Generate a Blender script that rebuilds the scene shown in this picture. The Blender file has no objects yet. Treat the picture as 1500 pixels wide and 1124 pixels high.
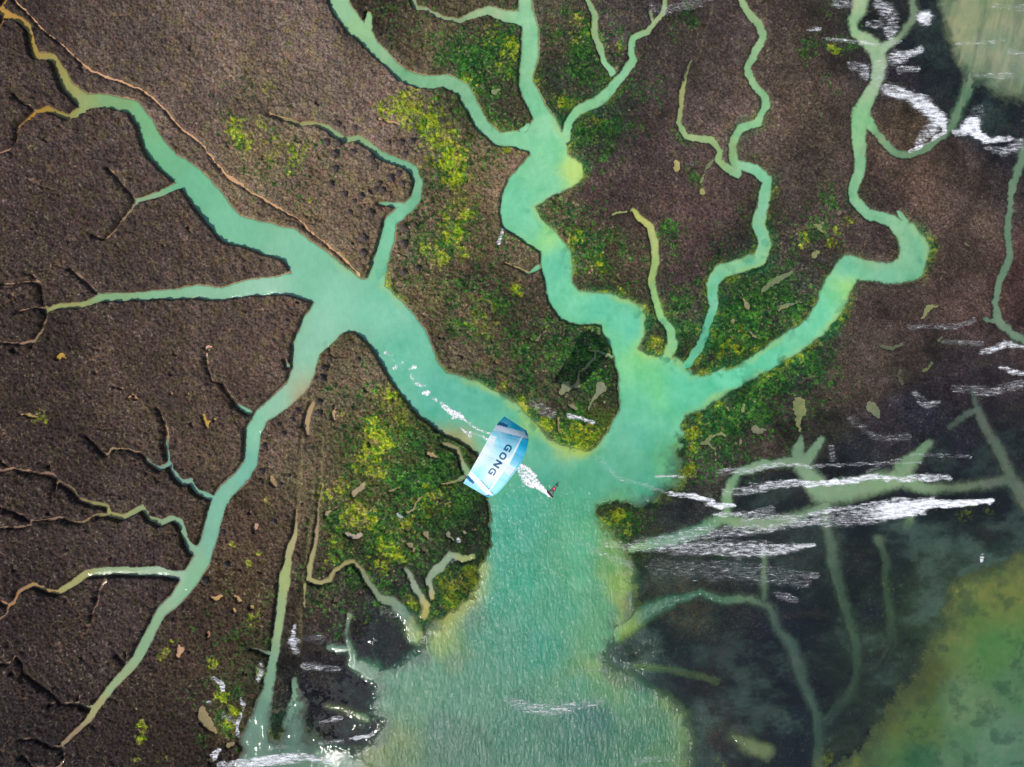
import bpy, bmesh, math, random
import numpy as np
from mathutils import Vector, Matrix, Quaternion

random.seed(7)
R = math.radians
S = 0.1                      # metres on the water per map unit (the map is 1500 x 1124 units)
CAM_H = 100.0

# ------------------------------------------------------------------ camera, world, sun
scn = bpy.context.scene
col = scn.collection
cam_d = bpy.data.cameras.new('camera'); cam = bpy.data.objects.new('camera', cam_d); col.objects.link(cam)
cam.location = (0, 0, CAM_H); cam.rotation_euler = (0, 0, 0)
cam_d.sensor_width = 36; cam_d.lens = 24; cam_d.clip_end = 5000; cam_d.clip_start = 0.5
scn.camera = cam
SUN_EL, SUN_AZ = 51.0, 226.0          # azimuth measured counter-clockwise from +x (image right)
w = bpy.data.worlds.new('World'); scn.world = w; w.use_nodes = True
nt = w.node_tree
sky = nt.nodes.new('ShaderNodeTexSky'); sky.sky_type = 'NISHITA'; sky.sun_disc = False
sky.sun_elevation = R(SUN_EL); sky.sun_rotation = R(90 - SUN_AZ)
nt.links.new(sky.outputs[0], nt.nodes['Background'].inputs[0]); nt.nodes['Background'].inputs[1].default_value = 0.14
sd = bpy.data.lights.new('sun', 'SUN'); sd.energy = 3.6; sd.angle = R(0.5); sd.color = (1, 0.95, 0.88)
sun = bpy.data.objects.new('sun', sd); col.objects.link(sun)
sv = Vector((math.cos(R(SUN_EL)) * math.cos(R(SUN_AZ)), math.cos(R(SUN_EL)) * math.sin(R(SUN_AZ)), math.sin(R(SUN_EL))))
sun.rotation_euler = sv.to_track_quat('Z', 'Y').to_euler(); sun.location = sv * 60
vs = scn.view_settings
vs.view_transform = 'Standard'; vs.look = 'None'; vs.exposure = 0.0; vs.gamma = 1; vs.use_curve_mapping = False

# ------------------------------------------------------------------ helpers
def tag(o, label=None, cat=None, group=None, kind=None):
    if label: o['label'] = label
    if cat: o['category'] = cat
    if group: o['group'] = group
    if kind: o['kind'] = kind
    return o
def lin(c):
    c = np.asarray(c, float) / 255.0
    return np.where(c <= 0.04045, c / 12.92, ((c + 0.055) / 1.055) ** 2.4)
def at(px, py, z=0.0):
    k = S * (CAM_H - z) / CAM_H
    return Vector(((px - 750) * k, (562 - py) * k, z))
def sm(a, b, x):
    t = np.clip((x - a) / (b - a), 0, 1); return t * t * (3 - 2 * t)

def axis(a, b, step, far):
    core = np.arange(a, b + 0.01, step)
    out = []; p = core[-1]; s = step
    while p < far: s *= 1.07; p += s; out.append(p)
    lo = []; p = core[0]; s = step
    while p > -far: s *= 1.07; p -= s; lo.append(p)
    return np.array(lo[::-1] + list(core) + out)
GX = axis(-90, 1590, 1.25, 9000); GY = axis(-90, 1214, 1.25, 9000)
NX, NY = len(GX), len(GY)
XX, YY = np.meshgrid(GX, GY)          # [row = y, column = x]
CX = np.clip(XX, -140, 1640); CY = np.clip(YY, -140, 1264)

def _hash(ix, iy, seed):
    h = (ix.astype(np.int64) * 374761393 + iy.astype(np.int64) * 668265263 + seed * 974634777) & 0xffffffff
    h = ((h ^ (h >> 13)) * 1274126177) & 0xffffffff
    h = h ^ (h >> 16)
    return (h & 0xffffff).astype(np.float32) / float(0xffffff)
def vnoise(x, y, seed):
    ix = np.floor(x); iy = np.floor(y); fx = (x - ix).astype(np.float32); fy = (y - iy).astype(np.float32)
    fx = fx * fx * (3 - 2 * fx); fy = fy * fy * (3 - 2 * fy)
    ix = ix.astype(np.int64); iy = iy.astype(np.int64)
    a = _hash(ix, iy, seed); b = _hash(ix + 1, iy, seed); c = _hash(ix, iy + 1, seed); d = _hash(ix + 1, iy + 1, seed)
    return (a * (1 - fx) + b * fx) * (1 - fy) + (c * (1 - fx) + d * fx) * fy
def fbm(wl, seed, octs=4, x=None, y=None, gain=0.5, ax=1.0, ay=1.0):
    x = XX if x is None else x; y = YY if y is None else y
    s = 0; amp = 1; tot = 0
    c, sn = math.cos(0.5 + seed), math.sin(0.5 + seed)
    for k in range(octs):
        f = 2.03 ** k / wl
        if ax == ay: u = (x * c + y * sn) * f; v = (-x * sn + y * c) * f
        else: u = x * f * ax; v = y * f * ay
        s = s + amp * vnoise(u + 17.3 * k, v - 9.1 * k, seed * 31 + k); tot += amp; amp *= gain
    return s / tot
def worley(wl, seed, jx=1.0):
    u = XX / wl; v = YY / wl
    iu = np.floor(u).astype(np.int64); iv = np.floor(v).astype(np.int64)
    best = np.full(XX.shape, 9.0, np.float32); rid = np.zeros(XX.shape, np.float32)
    for dx in (-1, 0, 1):
        for dy in (-1, 0, 1):
            cx = iu + dx; cy = iv + dy
            hx = _hash(cx, cy, seed); hy = _hash(cx, cy, seed + 5)
            d = (cx + hx - u) ** 2 + (cy + hy - v) ** 2
            m = d < best
            best = np.where(m, d, best); rid = np.where(m, hx * 0.5 + hy * 0.5, rid)
    return np.sqrt(best), rid

# ------------------------------------------------------------------ the map of the marsh
# creeks: points (x, y, width)
CREEKS = [
 [(-40,0,12),(8,19,12),(29,29,10),(45,43,11),(48,61,13),(53,81,13),(77,85,12),(91,107,16),(101,128,20),(125,149,24),(160,149,23),(195,157,24),(213,181,28),(224,211,31),(248,240,36),(280,264,42),(301,288,46),(340,336,47),(380,346,48),(424,360,53),(463,392,60),(510,440,74)],
 [(8,24,8),(5,40,6),(-15,44,6)],
 [(5,12,6),(14,-5,4),(20,-30,4)],
 [(396,168,2.5),(402,171,3),(416,176,3.6),(429,179,4.6),(439,185,6),(446,182,7.5),(458,181,7),(479,189,9),(503,205,9),(525,204,10),(543,216,11),(567,232,12),(594,241,13),(607,251,15),(613,267,14),(609,291,18),(597,304,20),(573,323,21),(567,352,23),(557,387,25),(551,415,29)],
 [(556,298,4),(570,299,6),(590,302,10)],
 [(470,480,62),(450,510,45),(444,545,36),(434,568,33),(405,594,28),(383,612,25),(371,632,26),(369,655,24),(366,680,23),(352,700,24),(332,720,25),(320,738,27),(313,765,26),(305,795,27),(296,822,29),(278,850,29),(259,875,23),(235,899,19),(219,931,18),(200,965,17),(173,997,14),(152,1021,12),(139,1037,11),(128,1056,8),(107,1077,6),(92,1091,4.5),(97,1112,3),(88,1124,3),(60,1140,3)],
 [(445,420,26),(400,419,28),(355,423,27),(325,431,22),(293,427,22),(256,432,17),(213,433,14),(173,436,13),(149,436,12),(128,445,10),(101,448,9),(77,451,7),(70,456,5)],
 [(70,456,4.5),(65,440,3.2),(63,421,3),(51,405,2.2),(40,402,1.5)], [(60,414,2.6),(35,415,2),(8,417,1.5)],
 [(70,458,4.5),(71,464,3.5),(61,488,3),(53,501,3.5),(27,503,1.8),(-20,501,1.8)], [(53,501,3),(48,510,2)], [(68,452,2.4),(52,452,1.6),(28,457,1.4)],
 [(149,434,4),(130,414,2),(104,396,1.5)],
 [(125,158,14),(103,173,9),(88,168,7),(69,160,8),(53,167,8),(40,177,6),(29,187,3),(27,208,2.5),(16,220,2.2),(-10,229,2)],
 [(51,161,2.5),(35,152,2),(21,139,1.6)],
 [(280,268,20),(259,274,12),(232,287,10),(203,294,7),(200,301,3.4),(184,320,3),(171,336,2.6),(155,351,2),(136,344,1.5)],
 [(200,296,3),(197,288,2.4),(179,269,2.2),(160,248,1.8)],
 [(318,733,14),(310,731,9),(291,721,8),(280,705,9),(267,707,9),(256,691,9),(249,678,7),(235,687,6),(224,681,4),(211,665,3),(187,659,2),(165,657,2.2),(157,667,2),(144,654,2.6),(128,638,2)],
 [(247,676,6),(245,651,4),(248,641,3),(243,619,2),(232,598,1.6)],
 [(300,810,20),(283,806,16),(272,787,9),(264,763,9),(253,759,8),(237,766,8),(221,761,9),(211,743,8),(197,750,8),(181,758,8),(163,754,8),(157,742,5),(136,737,5),(117,731,4),(107,715,4),(91,707,4),(77,695,4),(61,695,3.4),(40,689,2.4),(16,687,2.6),(5,691,3.4),(-20,690,3)],
 [(16,687,2),(3,674,1.6)], [(77,693,2.4),(75,684,1.6)], [(85,707,2.5),(84,717,1.6)],
 [(157,755,4),(139,755,3),(120,766,3),(104,763,2.6),(96,757,2.6),(67,762,2.2),(48,762,2.2),(32,753,1.8),(-10,737,1.8)],
 [(48,765,2.2),(48,769,2),(27,773,2.2),(-10,774,2.2)],
 [(280,846,22),(256,841,13),(232,837,17),(195,837,16),(160,836,14),(128,840,12),(107,855,9),(85,868,8),(67,863,6),(49,857,5),(29,867,4.4),(21,883,4.2),(13,887,4.2),(0,879,4),(-20,870,4)],
 [(13,888,3.4),(8,901,2.4),(-4,912,2)],
 [(157,848,3.2),(147,864,2.6),(144,883,2),(136,899,1.4)],
 [(139,1037,7),(132,1035,6),(117,1028,3.2),(93,1029,3),(80,1016,2.6),(59,1000,2.6),(37,984,3),(35,971,2.3),(24,960,2.2),(16,971,2),(-10,969,2)],
 [(117,1028,2),(119,1018,1.4)], [(82,1027,2.2),(74,1030,1.6)],
 [(91,1096,2.6),(69,1088,2.6),(53,1081,2),(32,1081,1.6)], [(88,1123,3),(52,1124,2),(36,1104,1.6)],
 [(190,978,5),(184,973,3.4),(173,957,2)], [(186,973,2.4),(185,955,1.4)],
 [(366,604,8),(356,597,5),(347,590,3.2),(333,574,2.8),(326,562,2.4),(311,558,2.4),(305,540,1.8),(301,520,1.5)],
 [(422,537,5),(418,528,2)],
 # northern creeks
 [(493,-60,28),(495,-10,28),(500,11,29),(519,37,31),(535,52,28),(546,67,22),(570,91,20),(591,112,22),(618,120,23),(653,119,22),(677,131,24),(693,157,24),(706,184,22),(728,203,22),(751,204,26),(780,208,34)],
 [(541,40,14),(540,20,6)],
 [(603,-60,8),(605,-5,8),(610,13,8),(626,16,7),(650,27,7),(671,31,8),(690,24,11),(714,15,14),(738,24,22),(765,27,26)],
 [(769,-60,22),(769,-10,20),(770,13,25),(777,40,28),(777,80,29),(770,107,24),(771,125,25),(785,152,27),(801,181,34),(807,213,46)],
 [(765,192,10),(774,184,7)],
 [(859,-60,8),(859,-5,8),(871,24,9),(871,48,9),(879,69,9),(885,93,9),(897,107,12)],
 [(976,-60,6),(975,-5,6),(972,19,7),(959,35,8),(948,48,9),(929,56,11),(923,69,10),(927,88,11),(916,107,12),(900,123,15),(879,147,17),(847,163,17),(833,181,14),(828,203,18)],
 [(959,35,5),(953,18,3)],
 [(1082,-60,9),(1084,-5,9),(1095,16,11),(1113,35,12),(1117,53,11),(1105,80,12),(1095,101,12),(1103,123,13),(1119,141,13),(1123,157,12),(1111,179,13),(1084,189,14),(1071,213,13),(1076,240,16),(1105,248,17),(1124,264,18),(1119,291,20),(1111,330,21),(1121,357,22),(1113,379,22),(1087,389,23),(1055,397,22),(1044,419,21),(1044,451,16),(1033,485,12),(1023,512,12),(1009,533,12),(980,549,16)],
 [(1013,88,1.5),(1007,107,3),(999,133,6),(997,157,7),(995,181,8),(1004,200,9),(1041,204,9),(1055,221,9),(1052,235,10),(1066,247,13),(1080,254,15)],
 [(1052,235,4),(1044,236,2.5),(1033,248,2),(1027,269,1.6)],
 [(924,309,3),(927,307,4),(937,320,10),(953,333,12),(960,360,12),(961,381,10),(956,408,10),(959,437,11),(967,464,12),(984,483,14),(986,507,17),(975,528,22)],
 [(924,309,2.4),(912,311,2),(895,315,1.5)],
 [(1260,-60,30),(1260,-5,30),(1259,12,24),(1249,35,14),(1252,48,16),(1265,56,20),(1284,72,22),(1289,93,24),(1284,120,19),(1273,141,22),(1260,171,31),(1257,197,24),(1260,227,20),(1257,253,19),(1249,283,15),(1252,296,17),(1271,315,17),(1308,325,21),(1330,343,38),(1341,366,48),(1334,392,48),(1313,400,38),(1273,398,34),(1243,392,42),(1228,419,48),(1216,451,47),(1193,480,40),(1153,507,40),(1113,533,36),(1087,548,34),(1055,562,40),(1020,580,52),(985,585,60)],
 [(1329,330,12),(1318,312,6)],
 [(1337,-60,10),(1337,-5,10),(1339,27,12),(1324,51,9),(1303,65,9),(1289,72,14)],
 [(1272,180,20),(1281,190,14),(1292,205,13),(1311,224,13),(1332,227,12),(1359,216,12),(1383,200,10),(1396,184,12),(1407,152,12),(1420,125,16),(1425,100,30)],
 [(1515,190,14),(1500,225,14),(1493,243,13),(1481,280,11),(1476,333,11),(1479,373,11),(1465,413,12),(1457,445,12),(1463,472,12),(1487,491,12),(1505,502,12),(1620,540,12)],
 [(1460,472,7),(1439,467,4)],
 # drowned channels of the south-east
 [(1425,571,4),(1431,598,15),(1444,630,17),(1465,662,20),(1481,699,22),(1505,737,26),(1620,850,30)],
 [(1431,600,12),(1417,607,10),(1391,627,6)],
 [(1481,702,20),(1433,710,14),(1393,715,15),(1353,715,18),(1321,700,28),(1287,708,34),(1233,721,38),(1207,725,38),(1180,691,30),(1167,664,24),(1175,640,5)],
 [(1361,649,12),(1340,672,22),(1321,690,30)], [(1180,680,22),(1201,643,12)],
 [(1180,674,20),(1120,680,14),(1080,693,16),(1064,725,15),(1064,755,20),(1030,775,20),(985,790,20),(925,803,14)],
 [(1064,762,18),(1120,770,18),(1170,757,16),(1210,742,18)],
 [(1207,752,16),(1215,790,21),(1223,830,22),(1225,851,19),(1244,904,14),(1252,936,15),(1256,971,13),(1255,995,9),(1244,1019,9),(1212,1053,6),(1198,1060,6)],
 [(1287,790,7),(1297,824,10),(1297,872,9),(1304,901,13),(1305,923,8),(1308,944,6),(1287,979,6),(1260,984,7)],
 [(905,925,26),(927,912,26),(953,893,25),(980,881,19),(1025,869,13),(1060,880,10),(1100,877,13),(1127,890,14),(1140,923,16),(1161,944,20),(1172,984,18),(1183,1016,15),(1196,1048,13),(1199,1080,11),(1200,1125,16),(1202,1230,30)],
 [(1120,810,6),(1119,880,9)], [(1073,1078,10),(1097,1092,24),(1121,1100,22)],
 [(930,975,3),(985,982,4),(1050,998,3)], [(1328,772,2),(1333,762,7)],
 # south-west strips and the flooded fringe
 [(458,592,6),(453,608,9),(450,622,9),(453,636,4)],
 [(434,747,2),(433,782,6),(423,812,12),(419,840,17),(413,877,17),(407,917,15),(402,957,15),(394,997,18),(386,1037,26),(370,1085,40)],
 [(402,957,6),(390,955,4),(370,950,2)],
 [(473,710,2),(466,737,3.2),(465,771,4),(461,803,5),(454,830,7),(453,848,7),(469,855,6),(483,849,5),(490,835,5),(506,825,5),(519,824,5),(530,835,6),(541,856,9),(557,875,12),(578,883,16),(599,907,22),(610,931,24)],
 [(447,856,4.5),(447,891,3)],
 [(511,901,8),(507,931,3.4),(514,952,10),(519,973,20),(545,984,28)], [(514,952,8),(482,948,12)],
 [(593,835,6),(599,843,8),(610,864,9),(626,888,9),(621,904,7)],
 [(693,817,8),(677,819,9),(661,813,12),(640,835,16),(628,848,11),(634,875,8)],
 [(431,995,6),(431,1027,14),(425,1060,22)],
 [(477,1035,7),(503,1040,10),(535,1051,10)],
 [(650,649,4),(669,657,6),(677,675,6),(683,689,13),(690,700,8)], [(678,700,5),(669,705,3),(645,710,2)],
 [(843,566,5),(847,565,5),(848,547,3),(871,528,2.8),(873,516,2.4),(897,523,3.4)], [(873,516,2),(862,514,1.5)],
 [(740,384,1.8),(764,395,2.2),(775,401,3),(788,392,6)],
]
ESTUARY = [(437,338),(477,371),(500,391),(527,409),(548,406),(567,420),(602,453),(626,485),(642,530),(656,546),(700,557),(740,578),(770,600),(790,622),(808,643),(832,655),(860,656),(880,645),(892,625),(905,608),
 (903,560),(897,520),(884,491),(881,476),(847,477),(820,467),(804,445),(793,400),(791,371),(761,352),(738,335),(731,315),(733,290),(740,270),(748,257),(764,240),(775,228),(775,215),(767,195),(780,170),
 (796,152),(814,185),(824,197),(831,203),(833,225),(852,238),(854,250),(848,267),(831,278),(807,291),(785,303),(793,320),(820,344),(838,368),(841,387),(839,413),(847,424),(889,427),(921,435),(943,451),(949,467),(948,493),(940,508),(955,520),(975,520),(1000,532),(1016,542),
 (1060,540),(1075,570),(1050,588),(1012,606),(1002,630),(1001,670),(1000,699),(991,721),(967,737),(943,749),(920,744),(900,740),(886,748),(892,768),(905,785),(920,800),(932,835),(935,870),(930,905),(905,930),(897,955),(905,975),(935,990),(985,1015),(1008,1045),(1018,1085),(1020,1310),
 (335,1310),(335,1130),(352,1100),(360,1060),(375,1040),(392,1055),(405,1078),(425,1050),(432,1005),(440,1050),(455,1082),(500,1093),(532,1083),(550,1055),(553,1010),(535,985),(570,978),(612,948),(612,925),(628,908),(670,880),(700,862),(706,830),(712,790),(715,725),(705,690),(697,665),(680,652),(640,632),(610,607),(585,580),(565,545),(540,505),(520,488),(503,489),(470,516),(463,540),(430,520),(440,480),(458,443),(410,430),(400,405),(425,400),(411,382),(390,360)]
SHALLOW_NE = [(1366,-140),(1372,10),(1385,45),(1398,75),(1406,110),(1412,135),(1440,128),(1470,150),(1500,160),(1640,210),(1640,-140)]
SHALLOW_SE = [(1640,740),(1500,805),(1468,824),(1428,834),(1401,853),(1388,877),(1383,904),(1356,944),(1343,979),(1327,997),(1292,1040),(1271,1085),(1245,1108),(1214,1130),(1214,1310),(1640,1310)]
# bare wet pans and shallow pools: points (x,y,width) + colour
T1, T2, T3 = (150,155,100), (190,150,112), (186,148,62)
PANS = [
 ([(991,238,9),(991,247,11)],(196,180,110)),([(1028,276,6),(1028,283,9)],(178,180,110)),([(967,256,4)],(190,150,100)),([(1201,166,5),(1202,174,3)],(110,110,85)),([(1180,264,4)],(140,125,70)),
 ([(1190,330,3),(1199,333,9),(1203,339,7)],T1),([(1198,368,7),(1192,376,8)],T1),([(1228,312,7)],(130,115,100)),([(1117,426,7),(1125,421,9),(1140,410,8),(1160,398,5)],(128,142,100)),([(1139,455,6),(1145,450,9),(1158,447,5),(1172,444,2)],T1),
 ([(1353,466,7),(1358,452,8),(1373,449,4)],T1),([(1413,357,6),(1418,360,4)],(110,115,95)),([(1374,499,6),(1379,492,3)],(120,125,90)),([(1292,507,6),(1308,511,7),(1321,505,5)],(105,110,85)),([(1353,543,6),(1360,540,4),(1366,531,3)],(130,135,75)),
 ([(1318,543,4),(1316,552,5),(1320,563,5)],(95,95,70)),([(1170,560,5),(1195,551,4)],(85,72,62)),([(1171,589,17),(1172,600,18),(1169,616,9),(1174,633,3)],T1),([(1277,595,17),(1283,604,11),(1288,612,3)],(140,145,110)),([(1107,629,12),(1110,632,11),(1120,630,4)],(140,140,110)),([(1214,582,6)],(120,95,70)),
 ([(1095,450,9),(1090,440,4),(1085,431,2)],(165,155,115)),([(1073,470,5),(1075,474,3)],(150,135,90)),([(1071,491,4),(1073,496,3)],(150,145,90)),([(1099,488,5),(1103,493,4),(1110,498,2)],(160,150,110)),([(1112,467,4)],(140,130,100)),
 ([(1029,650,7),(1036,648,9),(1042,640,5),(1056,636,6),(1060,639,5)],T1),([(1040,652,5),(1047,660,3),(1048,676,2)],(140,145,100)),([(1063,596,4),(1066,603,5)],T1),([(1089,593,3),(1088,603,6)],T1),([(1083,645,6),(1081,652,4)],(120,115,80)),
 ([(725,138,10),(731,133,5),(737,130,2)],(150,160,115)),([(828,566,15),(822,574,11),(838,568,6)],(150,152,112)),([(879,568,19),(873,578,8),(866,588,4),(862,599,3)],(148,152,118)),([(885,590,5)],(120,130,60)),([(817,612,4),(817,632,4)],(165,150,105)),([(842,598,6),(832,592,3)],(130,130,90)),
 ([(769,495,2),(784,499,3),(790,490,3),(799,485,2.5)],(140,130,100)),
 ([(303,509,5),(312,509,5),(307,516,3.5),(306,523,1.6)],(225,180,160)),([(90,523,7),(93,519,5),(101,525,3)],T3),([(183,568,3),(171,566,2)],T2),([(190,583,3),(196,576,4),(203,584,3),(197,584,4)],(175,138,98)),([(35,607,5),(48,609,4),(57,612,4)],(170,140,85)),([(60,647,2),(64,649,2.5),(68,644,2)],(150,115,100)),
 ([(300,610,6),(305,625,5),(308,618,5)],T3),([(316,615,5)],T2),([(556,176,4),(566,178,5),(576,180,5),(584,183,4)],(222,180,125)),([(254,549,3)],T2),([(51,337,3),(58,344,2)],T2),([(277,577,3)],T2),([(252,577,3)],T2),([(243,362,3)],T2),([(106,510,2.5)],T2),
 ([(264,944,5),(267,951,10),(262,963,5)],(190,145,110)),([(280,953,3)],(160,120,100)),([(312,875,6),(319,877,8),(325,872,4)],(185,150,95)),([(343,872,4),(353,879,7)],(185,150,100)),([(371,887,7)],(205,160,120)),([(308,925,8),(307,931,5)],(165,120,95)),([(344,893,5)],(150,125,75)),([(303,962,2)],T2),
 ([(297,1040,12),(299,1052,17),(307,1063,12),(315,1072,5)],(140,125,85)),([(335,1091,10),(341,1088,6)],(130,115,80)),([(369,751,6)],(190,150,130)),([(376,771,8)],(190,150,125)),([(383,838,4)],T2),([(352,832,4)],T2),([(200,1038,4)],(150,130,100)),([(304,835,3)],T2),
 ([(490,603,6),(489,612,5)],(190,155,120)),([(625,664,5),(634,667,8),(640,669,4)],(200,165,125)),([(399,698,6),(404,708,9)],(160,135,95)),([(534,710,7),(526,716,9),(518,723,9)],(165,150,115)),([(478,753,7),(487,748,4),(496,743,3)],(165,145,110)),([(623,722,2.5),(611,735,4),(604,746,7),(596,750,4)],(170,160,115)),
 ([(509,782,8),(516,785,8),(527,783,8)],(170,155,135)),([(599,799,8),(606,806,6)],(165,150,115)),([(623,782,11),(628,790,6)],(150,150,130)),([(657,783,7),(663,792,3)],(150,150,125)),([(679,780,6)],(170,160,130)),([(573,719,5),(583,715,3)],(165,140,105)),([(374,777,2)],T2),
 ([(539,573,4),(533,567,4)],(175,135,100)),([(545,585,4)],(190,160,80)),([(731,532,5),(727,529,3)],(175,135,85)),([(664,485,3)],(200,160,140)),([(645,431,3)],(150,140,120)),([(675,520,2),(679,524,2)],(150,140,120)),([(655,500,2)],(150,140,120)),([(735,450,4)],(160,130,100)),
]
PATH = [(18,-60,2.5),(22,-5,2.5),(24,0,2.4),(53,31,2.3),(88,63,2.2),(112,85,2.2),(131,100,3),(138,107,4),(160,115,4),(184,124,2.6),(213,135,2.6),(235,153,3),(251,173,3),(275,195,2.6),(301,216,2.5),(317,240,2.5),(333,260,4),(344,266,6),(352,269,4),(372,284,2.2),(410,304,3.4),(434,320,2.6),(463,344,2.4),(485,363,2.4),(498,373,4.5),(506,381,3),(519,395,3),(527,404,3)]
# streaks of wind-blown foam: points (x,y,width,density)
FOAM = [
 [(1210,762,20,.55),(1250,756,24,.62),(1282,752,28,.85),(1300,749,28,1.2),(1325,746,26,1.25),(1350,743,20,1.25),(1368,738,14,1.2),(1400,738,9,1.2),(1430,734,9,1.25),(1452,733,7,1.2)],
 [(1090,757,12,.55),(1150,758,12,.6),(1210,749,9,.8),(1260,742,6,.7),(1300,736,6,.8)],
 [(1060,722,10,.5),(1100,716,12,.65),(1140,711,13,.8),(1161,707,10,.85),(1188,711,8,1),(1220,709,8,1.1),(1273,699,8,1),(1327,702,6,.9),(1361,698,9,.85),(1391,700,10,.8)],
 [(1050,693,8,.45),(1100,689,11,.65),(1140,681,6,.8),(1188,682,3,.6),(1260,680,2,.5),(1350,678,2,.5)],
 [(980,722,4,.7),(1012,726,6,1.1),(1036,734,10,1.1),(1056,741,7,1.2),(1076,740,3,.9)],
 [(1045,754,3,.8),(1090,755,5,.75),(1130,748,10,.5)],
 [(930,797,14,.45),(1000,786,22,.52),(1060,779,16,.58),(1120,776,11,.62),(1200,760,10,.75)],
 [(880,795,6,.35),(920,802,12,.5),(1000,802,20,.62),(1060,804,26,.66),(1120,806,22,.74),(1160,802,14,.82),(1192,800,4,.9)],
 [(960,832,26,.26),(1040,836,30,.32),(1090,838,30,.34),(1180,848,26,.34)], [(1127,846,16,.45),(1195,843,10,.5)], [(1140,872,14,.4),(1166,879,8,.5)],
 [(1270,690,3,.45),(1340,665,3,.4),(1420,668,2,.4)],
 [(1285,3,14,.6),(1299,16,24,.7),(1308,29,20,.5),(1303,50,19,.75)], [(1271,35,5,.5),(1290,38,12,.45)], [(1354,26,22,1.15)], [(1225,3,14,.55),(1243,5,12,.55)],
 [(1310,85,20,.75),(1328,82,16,.85),(1350,72,8,.9)], [(1318,102,10,.5),(1344,100,6,.65)], [(1245,96,10,.5),(1263,100,18,.6),(1267,114,8,.7)], [(1287,97,26,.42),(1286,116,24,.42)],
 [(1298,130,16,.75),(1312,136,20,.95),(1332,144,19,.95),(1356,158,26,1.1),(1376,176,26,1.2),(1384,187,8,1.1)], [(1372,186,18,.85),(1356,197,18,.6),(1340,211,8,.6)], [(1330,222,3,.8),(1358,210,3,.85),(1385,194,4,.9)],
 [(1398,196,8,.8),(1412,190,16,1.15),(1426,180,24,1.2),(1431,200,14,1.25),(1452,205,9,1.1),(1478,203,10,.9)], [(1450,217,10,.6),(1468,224,14,.6),(1492,215,20,.7)], [(1430,165,24,.35)],
 [(1205,58,4,.5),(1235,60,5,.6),(1271,64,5,.6),(1300,66,4,.5),(1320,60,3,.5)], [(1180,46,3,.5),(1200,44,4,.6)], [(1310,76,10,.4)],
 [(1438,517,8,.8),(1455,511,12,.95),(1475,504,10,1),(1500,509,8,.9),(1560,520,6,.8)], [(1466,539,4,.7),(1485,545,6,.8),(1520,548,6,.8)],
 [(1395,570,8,.32),(1447,573,16,.48),(1500,564,16,.5),(1580,560,16,.5)], [(1340,576,8,.45),(1355,594,12,.5),(1374,589,3,.6)], [(1220,667,14,.5),(1217,655,8,.4)], [(1247,617,14,.36),(1287,643,8,.33),(1330,640,8,.35)],
 [(1330,480,6,.35),(1400,478,8,.42),(1425,470,8,.4)], [(1380,500,5,.3),(1440,505,6,.4)],
 [(316,1108,5,.9),(322,1096,5,.9),(312,1104,3,.8)], [(325,1118,8,.8),(345,1119,10,.85),(370,1117,14,1),(423,1112,17,1.0),(450,1110,12,.9),(485,1116,6,.7)], [(470,1088,3,.5),(500,1085,4,.5)], [(395,1098,3,.5),(420,1093,3,.5)],
 [(434,915,6,.75),(432,930,9,.8),(430,945,13,.85),(436,953,6,.7)], [(385,972,9,.65),(384,984,9,.7),(378,993,5,.85)], [(315,993,3,.7),(328,998,4,.8),(329,1008,5,1)], [(355,1021,3,.8),(359,1029,3,.9)], [(362,1028,1.6,.6),(352,1050,1.6,.8),(349,1066,2.5,.9),(350,1080,2,.6)], [(308,1028,6,.7)], [(330,1045,8,.45),(343,1052,8,.5)],
 [(735,1024,4,.3),(753,1031,16,.5),(793,1042,17,.62),(847,1035,12,.5),(883,1028,5,.4)], [(925,1118,4,.3),(953,1113,6,.42),(985,1112,4,.3)], [(845,980,2,.35),(885,982,2,.4)],
 [(450,930,10,.25),(470,935,14,.38)], [(445,975,10,.5),(470,978,9,.5),(497,978,4,.5)], [(511,1083,3,.8),(536,1080,4,.9),(547,1074,3,.7)], [(470,1058,2,.5),(500,1052,2.5,.7)],
 [(560,895,14,.3),(590,900,16,.32)], [(437,1108,10,.6)],
 [(831,608,4,.9),(847,613,4,.95),(868,620,4,.9)], [(781,594,14,.35),(808,606,12,.45)], [(731,355,3,.9),(738,338,3,.8)],
 [(1439,813,2,.6),(1437,823,3,1.1)], [(586,754,3,.9),(590,756,3,.7)], [(672,790,3,.9)], [(880,672,8,.3),(905,700,4,.42),(985,723,3,.5)], [(960,697,2,.6),(1000,699,2,.6)],
 [(955,8,14,.35),(975,14,16,.4),(1010,8,18,.38),(1040,0,14,.35)], [(660,820,14,.35)], [(848,793,6,.35),(885,812,10,.42),(920,825,12,.45)],
 [(1400,66,3,.4),(1470,60,4,.45)], [(1420,110,3,.4),(1480,112,8,.45)], [(1455,8,8,.35),(1500,12,8,.4)], [(1480,75,8,.45),(1500,80,8,.4)],
]
TRAIL = [
 [(563,517,3,.9),(574,521,2.5,.7)], [(577,540,2.5,1),(581,538,3,.9)], [(601,540,3,1),(607,537,5,1.1)], [(603,548,2,.8),(605,555,4,1)], [(590,532,2,.8)], [(576,528,2,.7)],
 [(611,563,4,1),(618,566,3.5,1),(624,564,2,.8)], [(620,576,3,1),(626,575,6,1.2)], [(634,583,2.5,.8),(638,586,3,.9)],
 [(646,590,2.5,1),(650,596,5,1.1),(658,602,8,1.15),(666,606,10,1.2),(674,608,8,1.15),(681,614,3,1),(690,621,1.8,.8),(698,627,1.8,.9),(714,634,1.6,.9),(730,640,1.6,.8)],
 [(662,612,3,.9),(667,611,4,1)], [(676,628,2,.9),(682,634,3,1),(688,635,5,1),(688,641,2,.8)], [(694,635,2,.7),(706,639,2,.9),(714,644,2,.9),(728,650,2,.8)],
]
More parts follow.
